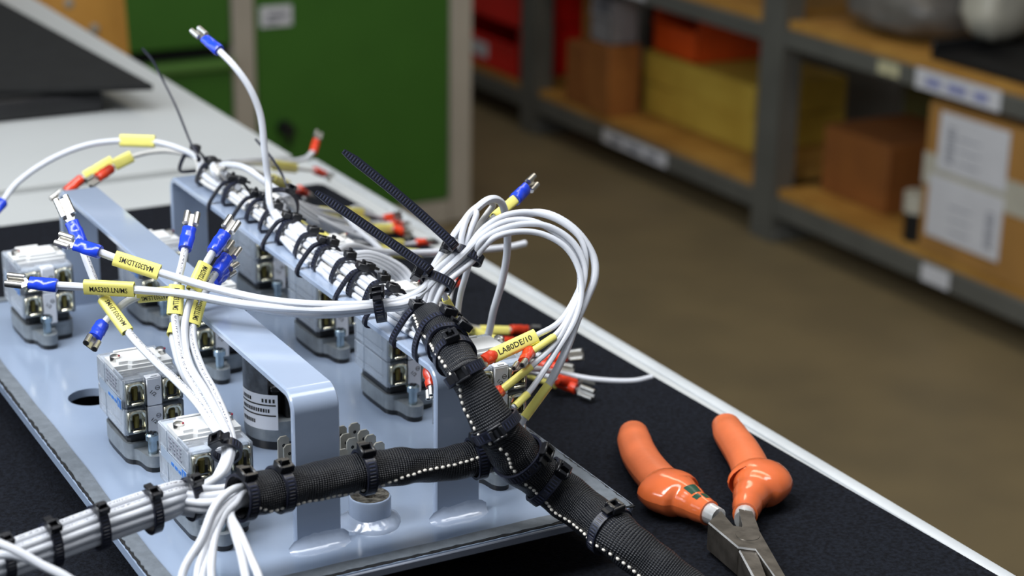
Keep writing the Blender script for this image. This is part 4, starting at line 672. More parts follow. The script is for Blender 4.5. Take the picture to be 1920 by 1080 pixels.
bag('narrow white plastic bag between the two grey bags', XF+150, 2740, 130, 110, 130, Z2+38, 'tape_white', 3)

# ================================================================== control panel
PT = 908.0
panel = thing('mounting_panel', 'pale blue-grey painted steel panel with welded brackets lying face down on the mat', 'panel', (295, 790, 883.4))
PX0, PX1, PY0, PY1 = 193.3, 398.0, 606.5, 992.0
def plate_with_holes(x0, x1, y0, y1, z0, z1, holes):
    cu = bpy.data.curves.new('plate', 'CURVE'); cu.dimensions = '2D'; cu.fill_mode = 'BOTH'; cu.extrude = (z1-z0)/2*S
    def poly(pts):
        sp = cu.splines.new('POLY'); sp.points.add(len(pts)-1)
        for q, p in zip(sp.points, pts): q.co = (p[0]*S, p[1]*S, 0, 1)
        sp.use_cyclic_u = True
    r = 5; out = []
    for cx, cy, a0 in ((x1-r, y1-r, 0), (x0+r, y1-r, 90), (x0+r, y0+r, 180), (x1-r, y0+r, 270)):
        for k in range(5):
            a = math.radians(a0+k*22.5); out.append((cx+r*math.cos(a), cy+r*math.sin(a)))
    poly(out)
    for hx, hy, hr in holes: poly([(hx+hr*math.cos(2*math.pi*k/40), hy+hr*math.sin(2*math.pi*k/40)) for k in range(40)])
    ob = bpy.data.objects.new('plate', cu); COL.objects.link(ob)
    me = bpy.data.meshes.new_from_object(ob.evaluated_get(bpy.context.evaluated_depsgraph_get()))
    bpy.data.objects.remove(ob); bpy.data.curves.remove(cu)
    mb = MB()
    mb.put([(v.co.x/S, v.co.y/S, v.co.z/S+(z0+z1)/2) for v in me.vertices], [tuple(p.vertices) for p in me.polygons])
    bpy.data.meshes.remove(me); return mb
plate_with_holes(PX0, PX1, PY0, PY1, PT-4, PT, [(228.5, 829, 11.2)]).build('plate', 'panel_paint', panel, ang=.5)
# rubber gasket round the rim: a thin grey frame with a ragged outer edge, over a black strip for bare plate edge and its painted shadow line
def rim(off_in, off_out, z0, z1, wob, seed, wi=0.3):
    random.seed(seed); inn = []; out = []
    def edge(a, b, nx, ny, n):
        for k in range(n):
            f = k/n; x = a[0]+(b[0]-a[0])*f; y = a[1]+(b[1]-a[1])*f
            c = random.uniform(-wob, wob); d = wi*math.sin(f*17+seed)
            out.append((x+nx*(off_out+c), y+ny*(off_out+c))); inn.append((x+nx*(off_in+d), y+ny*(off_in+d)))
    c = [(PX0, PY0), (PX1, PY0), (PX1, PY1), (PX0, PY1)]
    nr = [(0, 1), (-1, 0), (0, -1), (1, 0)]
    for i in range(4):
        a, b = c[i], c[(i+1) % 4]; p, q = nr[i-1], nr[(i+1) % 4]; nx, ny = nr[i]
        n = int((abs(b[0]-a[0])+abs(b[1]-a[1]))/2.2)
        for k in range(n):
            f = k/(n-1); oc = off_out+random.uniform(-wob, wob); ic = off_in+wi*math.sin(f*13+seed+i)+wi*.6*math.sin(f*41)
            for lst, o_ in ((out, oc), (inn, ic)):
                x0, y0 = a[0]+nx*o_+p[0]*o_, a[1]+ny*o_+p[1]*o_
                x1, y1 = b[0]+nx*o_+q[0]*o_, b[1]+ny*o_+q[1]*o_
                lst.append((x0+(x1-x0)*f, y0+(y1-y0)*f))
    n = len(out); mb = MB()
    vs = [(x, y, z1) for x, y in out]+[(x, y, z1) for x, y in inn]+[(x, y, z0) for x, y in out]+[(x, y, z0) for x, y in inn]
    fs = []
    for i in range(n):
        j = (i+1) % n
        fs += [(i, j, n+j, n+i), (2*n+i, 2*n+j, j, i), (n+i, n+j, 3*n+j, 3*n+i)]
    return mb.put(vs, fs)
rim(8.6, 1.6, PT, PT+.7, .45, 4).build('gasket', 'gasket_grey', panel, ang=.5)
rim(6.0, .5, PT-.2, PT+.35, .25, 9, 0).build('edge_shadow_line', 'edge_shadow_black', panel, ang=.5)
e = MB()
e.box(((PX0+PX1)/2, PY0-.6, PT-2.2), (PX1-PX0-8, 1.4, 3.6), .5)
e.box((PX1+.6, (PY0+PY1)/2, PT-2.2), (1.4, PY1-PY0-8, 3.6), .5)
e.build('panel_lip', 'panel_lip', panel)

def bracket(x0, x1, y0, y1, h):
    """U-shaped flat bar standing on the panel with bent corners and weld beads at its feet"""
    th, r = 3.2, 7.0
    cx = (x0+x1)/2
    path = [V(cx, y0+th/2, PT)]
    for k in range(9):
        a = math.radians(180-k*11.25); path.append(V(cx, y0+th/2+r+r*math.cos(a), PT+h-th/2-r+r*math.sin(a)))
    for k in range(9):
        a = math.radians(90-k*11.25); path.append(V(cx, y1-th/2-r+r*math.cos(a), PT+h-th/2-r+r*math.sin(a)))
    path.append(V(cx, y1-th/2, PT))
    # bevelled strip: octagonal section swept along the bend
    mb = MB(); n = len(path); vs = []; fs = []; w = (x1-x0)/2; b = .6
    sec = [(-w, -th/2+b), (-w+b, -th/2), (w-b, -th/2), (w, -th/2+b), (w, th/2-b), (w-b, th/2), (-w+b, th/2), (-w, th/2-b)]
    for i, p in enumerate(path):
        T = (path[min(n-1, i+1)]-path[max(0, i-1)]).normalized(); W = V(1, 0, 0); N = T.cross(W)
        for sx, sy in sec: vs.append(p+W*sx+N*sy)
    for i in range(n-1):
        for k in range(8): fs.append((i*8+k, i*8+(k+1) % 8, (i+1)*8+(k+1) % 8, (i+1)*8+k))
    fs += [tuple(range(7, -1, -1)), tuple((n-1)*8+k for k in range(8))]
    o = mb.put(vs, fs).build('bracket', 'bracket_paint', panel, ang=.5)
    for yy, s in ((y0, -1), (y1, 1)):
        wb = MB(); random.seed(int(x0+yy)); m_, q = 12, 7; vs = []; fs = []
        for i in range(m_+1):
            f = i/m_; x = x0-3.2+(x1-x0+6.4)*f; g = (1-abs(2*f-1)**4)
            hh = (5.2+random.uniform(-.6, .6))*(.35+.65*g)+ (1.4*f if s < 0 else 0); ww = (6.0+random.uniform(-.7, .7))*(.4+.6*g)
            for k in range(q+1):
                a = k/q*math.pi/2
                vs.append((x, yy+s*(ww*(1-math.sin(a))), PT+hh*(1-math.cos(a))))
        for i in range(m_):
            for k in range(q): fs.append((i*(q+1)+k, i*(q+1)+k+1, (i+1)*(q+1)+k+1, (i+1)*(q+1)+k))
        wb.put(vs, fs).build('weld_bead', 'weld_paint', o, ang=1.5)
    return o
bracket(254.0, 273.8, 634.0, 963.5, 67.2)
bracket(316.2, 336.6, 633.0, 963.5, 67.2)
bx, by = 291.5, 645.0
o = MB().lathe([(8.9, 1), (8.9, 11.3), (8.6, 11.9), (8.1, 12.1)], 32, frame((bx, by, PT), (1, 0, 0), (0, 1, 0), (0, 0, 1)), caps=False).build('boss', 'bracket_paint', panel)
MB().lathe([(8.1, 12.0), (2.4, 11.7), (2.3, 6), (.05, 6)], 32, frame((bx, by, PT), (1, 0, 0), (0, 1, 0), (0, 0, 1)), caps=False).build('boss_face', 'raw_metal', o)
MB().lathe([(2.25, 9.4), (.05, 9.4)], 20, frame((bx, by, PT), (1, 0, 0), (0, 1, 0), (0, 0, 1)), caps=False).build('boss_bore', 'opening_shade', o)
random.seed(5); wb = MB(); vs = []; fs = []
for k in range(36):
    a = 2*math.pi*k/36; w_ = 13.4+random.uniform(-.15, .15)+.7*math.sin(3*a)
    for r_, z_ in ((w_, 0), (w_*.96, 1.0), (w_*.86, 1.9), (10.6, 2.6+.25*math.sin(5*a)), (8.8, 4.0+.4*math.sin(4*a+1))):
        vs.append((bx+r_*math.cos(a), by+r_*math.sin(a), PT+z_))
for k in range(36):
    for i in range(4): fs.append((k*5+i, k*5+i+1, ((k+1) % 36)*5+i+1, ((k+1) % 36)*5+i))
wb.put(vs, fs).build('weld_bead', 'weld_paint', o, ang=1.5)
for x in (232, 294, 358.5):
    for y in (672, 760, 930):
        MB().lathe([(.1, 0), (13.5, 0), (14, 2), (14, 20.4), (.1, 20.4)], 20, frame((x, y, 883.5), (1, 0, 0), (0, 1, 0), (0, 0, 1))).build('front_button', 'black_plastic', panel)

# ------------------------------------------------------------------ contact blocks
def collar_outline():
    pts = [(13.6, 10), (13.4, 4.4), (11, 1.6), (7, 1.0), (3.4, .8), (1.6, -1.0), (1.4, -5), (.9, -8.2), (-1, -10.8), (-3.6, -11.6), (-6.2, -10.8), (-8.0, -8.4), (-8.6, -5),
           (-9.2, -1.2), (-10.4, .8), (-11.8, 1.6), (-13.6, 4.4), (-14, 10), (-14, 30), (-12.5, 35), (-8, 37), (8, 37), (12.5, 35), (13.6, 30)]
    return [(p.x, p.y) for p in spline([(a, b, 0) for a, b in pts], 3)]
BL = {}
def contact_block(tiers):
    t = thing('contact_block', 'contact block', 'contact block')
    ol = collar_outline()
    ol = [(x*.93+.3, y) for x, y in ol]
    MB().prism([(x*.97, y*.97+.5) for x, y in ol], .0, 2.6).build('collar_gasket', 'black_plastic', t)
    mb = MB().prism(ol, 2.6, 7.8)
    mb.prism([(x, max(y, 1.2)) for x, y in ol if y > -.2], 7.8, 10.0)
    mb.build('collar', 'cast_collar', t, ang=.5)
    sc = MB().lathe([(.1, 2.6), (2.1, 2.6), (2.1, 14.2), (3.0, 14.2), (3.1, 16.6), (2.5, 17.3), (.1, 17.4)], 16, frame((-3.6, -6.6, 0), (1, 0, 0), (0, 1, 0), (0, 0, 1)))
    sc.lathe([(.1, .2), (2.6, .2), (2.6, 2.6), (.1, 2.6)], 12, frame((-3.6, -6.6, 0), (1, 0, 0), (0, 1, 0), (0, 0, 1)))
    b = sc.build('clamp_screw', 'zinc', t)
    MB().box((-3.6, -6.6, 17.5), (3.6, .7, .3)).box((-3.6, -6.6, 17.5), (.7, 3.6, .3)).build('screw_slot', 'black_plastic', b)
    MB().box((0, 19, 12.2), (23, 31, 7), 1.5).build('lower_stage', 'black_plastic', t)
    H = 13.05; z0 = 14.6
    core = MB()
    for k in range(tiers):
        z = z0+k*H
        core.box((0, 21, z+7), (21, 26, 11.5), 1.5)
        core.box((-10.4, 20, z+6), (1.2, 24, 5)).box((-10.6, 12, z+9.5), (1.2, 5, 3))
        core.box((8.2, 8.2, z+7), (8.4, 3, 12), .8).box((-8.2, 8.2, z+7), (8.4, 3, 12), .8)
    core.build('inner_mechanism', 'core_metal', t)
    for k in range(tiers):
        z = z0+k*H
        sh = MB(); zc = z+H/2-.1; hh = H-.5
        sh.box((-13.3, 19, zc), (1.0, 37, hh), .35).box((13.3, 19, zc), (1.0, 37, hh), .35).box((0, 37.4, zc), (27, 1.0, hh), .35)
        for x in (-12.4, 12.4, -3.9, 3.9): sh.box((x, 4.0, zc), (.9, 8.4, hh), .3)
        for x in (-8.2, 8.2): sh.box((x, 4.2, z+.9), (8.2, 8, 1.0), .3).box((x, 4.2, z+H-1.2), (8.2, 8, .9), .3)
        sh.box((-13.9, 26, zc), (.5, .8, hh)).box((-13.9, 14, z+4.6), (.5, 20, .6)).box((-13.9, 30, zc-2), (.4, 9, .7))
        sh.build('clear_housing', 'clear_plastic', t)
        for x in (-8.2, 8.2):
            c = MB(); zc = z+6.7
            c.box((x-3.6, 1.2, zc), (1.2, 5.4, 9.2), .4).box((x+3.6, 1.2, zc), (1.2, 5.4, 9.2), .4)
            c.box((x, 1.6, zc+.2), (6.8, 2.4, 8.6), .5)
            c.tube(spline([(x-3.4, -1.2, zc+2.2), (x-2.4, -1.4, zc+4.4), (x, -1.5, zc+4.9), (x+2.4, -1.4, zc+4.4), (x+3.4, -1.2, zc+2.2)], 4), .8, 6)
            c.box((x+.3, -1.6, zc-4.3), (5.6, 2.4, 1.3), .5)
            cg = c.build('terminal_clamp', 'nickel_brass', t)
            s_ = MB().lathe([(.1, -2.6), (1.3, -2.6), (1.5, 0), (1.5, 3.0), (.1, 3.0)], 12, frame((x-.3, -.1, zc-.2), (1, 0, 0), (0, 1, 0), (0, 0, 1)))
            s_.build('terminal_screw', 'brass', cg)
            MB().box((x, .1, zc-1.6), (4.6, 1.0, 3.4)).build('clamp_slot_shade', 'black_plastic', cg)  # solid dark plate in place of shade inside the clamp
        zl = z if k else z-4.0
        lp = MB().box((.1, -.6, (zl+z+H-.3)/2), (6.8, 1.3, z+H-.3-zl), .35).build('label_strip', 'label_white', t)
        if k == tiers-1: MB().box((.1, .9, z+H-.2), (6.8, 4, 1.0), .3).box((.1, -.2, z+H+.5), (3, 1.2, .8), .2).build('label_clip', 'label_white', lp)
        tx = MB()
        f = frame((0, -1.32, z+6.4), (1, 0, 0), (0, 0, 1), (0, -1, 0))
        a = math.radians(-42); ca, sa = math.cos(a), math.sin(a)
        put_text(tx, '1/2', frame((-.7, -1.32, z+5.9), (ca, 0, sa), (-sa, 0, ca), (0, -1, 0)), 3.4, 1.9)
        n = 18
        for i in range(n):
            a0, a1 = 2*math.pi*i/n, 2*math.pi*(i+1)/n
            q = [(1.5+r_*math.cos(a_), -1.32, z+8.1+r_*math.sin(a_)) for r_, a_ in ((1.1, a0), (1.1, a1), (.86, a1), (.86, a0))]
            tx.put(q, [(0, 1, 2, 3)])
        tx.box((1.5, -1.3, z+8.1), (1.7, .08, .24))
        tx.build('strip_marking', 'ink', lp)
    zt = z0+tiers*H
    MB().box((0, 19, zt-.4), (26.6, 36.4, .9), .3).box((0, 5, zt-1.2), (26, 9, .8), .3).box((-13, 8, zt+.6), (.8, 12, 2.2), .3).build('clear_top', 'clear_plastic', t)
    cv = MB()
    cv.prism([(-13.2, 13), (-7, 13), (-5.6, 11.4), (13, 11.4), (13, 25.5), (9, 25.5), (8, 28.6), (-9, 28.6), (-10, 27), (-13.2, 27)], zt, zt+2.2)
    cv.prism([(-10.6, 14.4), (-6.4, 14.4), (-5, 12.6), (8.2, 12.6), (8.8, 15), (8.8, 26), (-10.6, 26.4)], zt+2.2, zt+3.6)
    cv.box((0, 11.2, zt+.2), (25, .8, 1.2), .2).box((-3, 27.4, zt+3), (12, 1.4, 2.4), .3)
    cv.build('cover', 'cover_white', t, ang=.5)
    for x, y in ((-10.4, 20.5), (10.6, 20.5)):
        s_ = MB().lathe([(.1, 2.2), (2.2, 2.2), (2.3, 4.4), (1.5, 5.0), (.1, 5.0)], 14, frame((x, y, zt), (1, 0, 0), (0, 1, 0), (0, 0, 1))).build('cover_screw', 'tin', t)
        MB().lathe([(.1, 5.05), (1.3, 5.05), (1.1, 5.4), (.1, 5.5)], 10, frame((x+1.0, y-.5, zt-.6), (1, 0, 0), (0, 1, 0), (0, 0, 1))).build('red_mark', 'screw_red', s_)
    # printed side label
    zs = zt-H
    lb = MB().box((-14.15, 17, zs+1.6), (.3, 32, 4.4)).build('side_label', 'label_pale', t)
    mk = MB()
    mk.box((-14.35, 4.2, zs+1.6), (.2, 5.0, 4.2))
    for k in range(3): mk.box((-14.35, 9.5+k*4.4, zs+1.0), (.2, 3.0, 1.3))
    mk.build('blue_print', 'label_blue', lb)
    f = frame((-14.5, 4.2, zs+1.6), (0, -1, 0), (0, 0, 1), (-1, 0, 0))
    ch = MB(); ch.put([f(p) for p in ((-1.6, -1.7, 0), (-1.0, -1.7, 0), (.3, 1.7, 0), (-.3, 1.7, 0))], [(0, 1, 2, 3)]); ch.put([f(p) for p in ((1.6, -1.7, 0), (1.0, -1.7, 0), (-.3, .4, 0), (.1, 1.2, 0))], [(0, 1, 2, 3)])
    ch.build('emblem_stroke', 'label_pale', lb)
    pr = MB(); random.seed(8)
    for r_ in range(4):
        for k in range(4): pr.box((-14.0, 10+k*4+random.uniform(-.8, .8), zs+6.0+r_*1.7), (.2, random.uniform(1.6, 3.2), .7))
    pr.build('side_print', 'ink_grey', t)
    return t
cols = (232.0, 294.2, 358.6); rows = (657.0, 742.0, 826.5, 911.0)
spots = [
 (0, 0, 2, 'clear two-tier contact block standing right behind the tied white loom'),
 (0, 1, 2, 'clear two-tier contact block beside the empty round hole, crossed by one slanting wire'),
 (0, 3, 2, 'clear two-tier contact block at the far corner of the panel behind a blue terminal'),
 (1, 2, 2, 'clear two-tier contact block showing below the middle of the first bracket bar'),
 (1, 3, 2, 'clear two-tier contact block behind the first bracket under the folded marker'),
 (2, 0, 3, 'clear three-tier contact block beside the long sleeve with markers dangling on it'),
 (2, 1, 3, 'clear three-tier contact block under the bar close to the sleeve mouth'),
 (2, 2, 3, 'clear three-tier contact block under the middle of the bar carrying the bundle'),
 (2, 3, 3, 'clear three-tier contact block under the rear end of the bar carrying the bundle')]
protos = {}
for c_, r_, n_, lab in spots:
    loc = (cols[c_], rows[r_], PT)
    if n_ not in protos:
        o = protos[n_] = contact_block(n_); o.location = V(loc)*S
    else: o = copy_thing(protos[n_], loc)
    tag(o, lab, group='contact blocks on the panel')

# ------------------------------------------------------------------ key switch module below the first bracket
kx, ky = 291.5, 744.0
t = thing('switch_module', 'dark round switch module with a printed white sticker behind the bracket leg', 'switch', (kx, ky, PT))
fr0 = frame((kx, ky, PT), (1, 0, 0), (0, 1, 0), (0, 0, 1))
MB().lathe([(.1, 0), (15.4, 0), (15.6, 4), (.1, 4)], 32, fr0).build('gasket_ring', 'black_plastic', t)
MB().lathe([(.1, 4), (15.6, 4), (16.2, 5), (16.2, 14), (.1, 14)], 32, fr0).build('collar_ring', 'cast_collar', t)
m = MB(); pf = []
n = 26
for k in range(n):   # three-quarter round shell, open towards the bracket leg
    a = math.radians(112+k*118/(n-1)); pf.append(a)
vs = []; fs = []
for z in (14, 41):
    for a in pf: vs.append(fr0((16.2*math.cos(a), 16.2*math.sin(a), z)))
    for a in reversed(pf): vs.append(fr0((14.4*math.cos(a), 14.4*math.sin(a), z)))
q = 2*n
fs = [(i, (i+1) % q, q+(i+1) % q, q+i) for i in range(q)]+[(i, i+1, q-2-i, q-1-i) for i in range(n-1)]+[(q+i, q+i+1, 2*q-2-i, 2*q-1-i) for i in range(n-1)]
m.put(vs, fs).build('shell', 'module_grey', t, ang=.5)
MB().box((kx+1, ky+2, PT+25), (17, 17, 24), 1.5).box((kx+3, ky-9, PT+20), (10, 7, 13), 1).box((kx-2, ky-9, PT+29), (14, 8, 3), .6).build('switch_core', 'black_plastic', t)
c = MB()
for dx, tl in ((-6.5, .5), (-1.5, -.8), (3.0, .4)):
    c.put([(kx+dx-.9, ky-9.5, PT+31), (kx+dx+.9, ky-9.5, PT+31), (kx+dx+tl+2.2, ky-8.6, PT+40), (kx+dx+tl-.4, ky-8.6, PT+40.5)], [(0, 1, 2, 3)])
    c.box((kx+dx, ky-9.2, PT+33), (1.6, .8, 5), .2)
c.build('contact_spring', 'tin', t)
def arc_patch(r, a0, a1, z0, z1, k=14):
    vs = []; fs = []
    for i in range(k+1):
        a = math.radians(a0+(a1-a0)*i/k)
        for z in (z0, z1): vs.append(fr0((r*math.cos(a), r*math.sin(a), z)))
    for i in range(k): fs.append((2*i, 2*i+2, 2*i+3, 2*i+1))
    return vs, fs
st = MB(); st.put(*arc_patch(16.45, 168, 246, 10, 27)); st = st.build('sticker', 'label_white', t)
pr = MB()
for z in (16.6, 21.6): pr.put(*arc_patch(16.55, 172, 243, z, z+.7))
for a in (220, 226, 232, 238): pr.put(*arc_patch(16.55, a, a+3.4, 23.2, 25.0, 2))
random.seed(2)
for z, a0, a1 in ((18.4, 176, 232), (12.6, 176, 208), (23.2, 176, 196)):
    a = a0
    while a < a1:
        w_ = random.uniform(2, 4); pr.put(*arc_patch(16.55, a, a+w_, z, z+1.8, 2)); a += w_+1.4
pr.build('sticker_print', 'ink', st)
MB().box((kx+6, ky-16.6, PT+9), (12, 2.4, 8), 1).box((kx+8, ky-18, PT+9), (5, 3, 5), 1.2).build('latch_screw', 'zinc', t)

# ------------------------------------------------------------------ spade terminal strip
t = thing('terminal_block', 'low terminal block with two clusters of upright spade tabs behind the short sleeve', 'terminal block', (290, 668, PT))
MB().box((306, 708, PT+2), (26, 12, 4), 1.0).build('block_base', 'black_plastic', t)
for x, y, z in TABS:
    f = rotz((x, y, z), 4)
    w_ = 2.7
    tb = MB(); out = [(-w_, -19), (w_, -19), (w_, -1.3), (w_-1.2, 0), (-w_+1.2, 0), (-w_, -1.3)]
    ff = frame(f((0, 0, 0)), f((1, 0, 0))-f((0, 0, 0)), (0, 0, 1), f((0, -1, 0))-f((0, 0, 0)))
    tb.prism(out, -.4, .4, ff)
    o = tb.build('spade_tab', 'dull_tin', t)
    MB().lathe([(.1, .45), (.8, .45)], 10, frame(ff((0, -4.2, 0)), f((1, 0, 0))-f((0, 0, 0)), (0, 0, 1), f((0, -1, 0))-f((0, 0, 0))), caps=False).build('tab_hole', 'opening_shade', o)

# ================================================================== harness
def terminal(root, col, tip, nrm, L, base):
    """crimped female terminal: base is the wire end, tip the open metal end"""
    tip, base, N = V(tip), V(base), V(nrm)
    ax = (tip-base).normalized(); N = (N-ax*N.dot(ax)).normalized(); W = N.cross(ax)
    k = 1.0 if col == 'blue' else .92
    Ls = min(10.4, L*.55)
    f = frame(base, ax, W, N)
    xs = [-1.6, -.6, Ls*.18, Ls*.36, Ls*.52, Ls*.66, Ls*.80, Ls]
    rw = [2.9, 3.1, 3.1, 3.2, 3.3, 3.0, 3.0, 3.1]; rt = [2.9, 3.1, 2.9, 2.2, 2.0, 2.5, 2.2, 1.9]
    sl = MB().tube([f((x, 0, 0)) for x in xs], [r*k for r in rw], 14, up=N, r2=[r*k for r in rt])
    s_ = sl.build('crimp_sleeve', 'blue_plastic' if col == 'blue' else 'red_plastic', root, ang=1.2)
    a = Ls+.2; b = a+(L-a)*.28
    m_ = MB()
    m_.prism([(Ls-1, -1.4*k), (a+.4, -1.3*k), (b, -3.1*k), (L-.4, -3.1*k), (L, -2.7*k), (L, 2.7*k), (L-.4, 3.1*k), (b, 3.1*k), (a+.4, 1.3*k), (Ls-1, 1.4*k)], -.95*k, -.55*k, f)
    m_.tube([f((Ls-1, 0, -.3)), f((a+.6, 0, -.3))], 1.3*k, 10, up=N, r2=.9*k)
    for s in (-1, 1):
        m_.tube([f((b-.4, s*2.2*k, .45*k)), f((L, s*2.2*k, .45*k))], 1.4*k, 12, up=N)
    m_.build('receptacle', 'tin', root, ang=.9)
    bo = MB()
    for s in (-1, 1): bo.lathe([(.1, .03), (.85*k, .03)], 10, frame(f((L, s*2.2*k, .45*k)), W, N, ax), caps=False)
    bo.build('receptacle_bore', 'opening_shade', root)
    MB().lathe([(.4, 0), (2.3*k, 0)], 14, frame(f((-1.65, 0, 0)), W, N, -ax), caps=False).build('sleeve_mouth', 'blue_plastic' if col == 'blue' else 'red_plastic', s_)

for w in WIRES:
    path = spline(w['pts'], 7)
    root = thing('wire', w['label'], 'wire', path[len(path)//2], w.get('group'))
    m_ = 'wire_printed' if w['printed'] else ('wire_grey' if w['tone'] else 'wire_white')
    MB().tube(path, w['r'], 10).build('insulation', m_, root, ang=1.3)
    ls = lengths(path)
    if 'term' in w:
        c_, tip, nn, L = w['term']; terminal(root, c_, tip, nn, L, path[0])
    for s0, s1, txt, n, roll, flip, wd in w.get('marks', ()):
        a, b = at_s(path, s0, ls), at_s(path, s1, ls); ax = (b-a).normalized(); N = V(n); N = (N-ax*N.dot(ax)).normalized()
        W_ = N.cross(ax); q = math.radians(roll); N, W_ = N*math.cos(q)+W_*math.sin(q), W_*math.cos(q)-N*math.sin(q)
        hw, ht = wd/2, min(1.75, wd*.33); Lm = (b-a).length
        ht = max(ht, w['r']+.15)
        mid = at_s(path, (s0+s1)/2, ls); off = (mid-(a+b)/2)
        f = frame(a+off*.6, ax, W_, N)
        prof = [(hw*math.copysign(abs(math.cos(t_))**.45, math.cos(t_)), ht*math.copysign(abs(math.sin(t_))**.8, math.sin(t_))) for t_ in [2*math.pi*i/20 for i in range(20)]]
        sl = MB(); vs = []; fs = []
        rings = [(0, 1), (Lm, 1), (Lm, .84), (0, .84)]
        for x, sc in rings:
            for y, z in prof: vs.append(f((x, y*sc, z*(sc if sc == 1 else .78))))
        for i in range(4):
            j = (i+1) % 4
            for k in range(20): fs.append((i*20+k, i*20+(k+1) % 20, j*20+(k+1) % 20, j*20+k))
        sl = sl.put(vs, fs).build('marker_sleeve', 'marker_yellow', root, ang=.8)
        if txt:
            tx = MB(); d = -1 if flip else 1
            ff = frame(f((Lm/2, 0, ht+.06)), ax*d, N.cross(ax)*d, N)
            put_text(tx, txt, ff, Lm*.76, min(2.7, wd*.43)); tx.build('marker_print', 'ink', sl)

for s_ in SLEEVES:
    path = spline(s_['pts'], 8); n = len(path); R = []
    random.seed(len(path))
    ph = [random.uniform(0, 6) for _ in range(4)]
    ls = lengths(path)
    for i in range(n):
        k = i/8; a = int(min(k, len(s_['rad'])-2)); f = k-a
        r = s_['rad'][a]*(1-f)+s_['rad'][a+1]*f
        R.append(r*(1+.03*math.sin(ls[i]*.23+ph[0])+.02*math.sin(ls[i]*.51+ph[1])))
    seg = 28; fr = []
    for i in range(n):
        t = (path[min(i+1, n-1)]-path[max(i-1, 0)]).normalized(); nn = V(0, 0, 1); nn = (nn-t*nn.dot(t)).normalized(); fr.append((t, nn, t.cross(nn)))
    mb = MB(); vs = []; uv = []; fs = []
    for i, p in enumerate(path):
        t, nn, bb = fr[i]
        for k in range(seg+1):
            a = 2*math.pi*k/seg
            wr = 1+.03*math.sin(3*a+ls[i]*.12+ph[2])+.022*math.sin(5*a-ls[i]*.3+ph[3])
            vs.append(p+(bb*math.cos(a)+nn*math.sin(a))*(R[i]*wr)); uv.append((ls[i], a*8.0))
    m_ = seg+1
    for i in range(n-1):
        for k in range(seg): fs.append((i*m_+k, i*m_+k+1, (i+1)*m_+k+1, (i+1)*m_+k))
    # inward rolled mouth at the first and last ring
    mb.put(vs, fs, uv)
    o = mb.build('braided_sleeve', 'braid', loc=path[n//2], ang=1.6)
    tag(o, s_['label'], 'cable sleeve')
    st = MB(); L = ls[-1]; x = 2.0; i = 0
    while x < L-2:
        f = x/L
        k = min(n-1, max(0, next((j for j in range(n) if ls[j] >= x), n-1)))
        t, nn, bb = fr[k]; kk = k/8; a_ = int(min(kk, len(s_['st'])-2)); a = s_['st'][a_]*(1-kk+a_)+s_['st'][a_+1]*(kk-a_)
        p = at_s(path, x, ls); rr = R[k]*(1+.03*math.sin(3*a+ls[k]*.12+ph[2])+.022*math.sin(5*a-ls[k]*.3+ph[3]))
        rad = bb*math.cos(a)+nn*math.sin(a); q = p+rad*(rr+.05)
        st.lathe([(.1, -.9), (.58, -.55), (.7, 0), (.58, .55), (.1, .9)], 7, frame(q, rad, t.cross(rad), t))
        x += 2.65; i += 1
    tag(st.build('tracer_stitch', 'stitch_white', o, ang=2), kind='stuff')

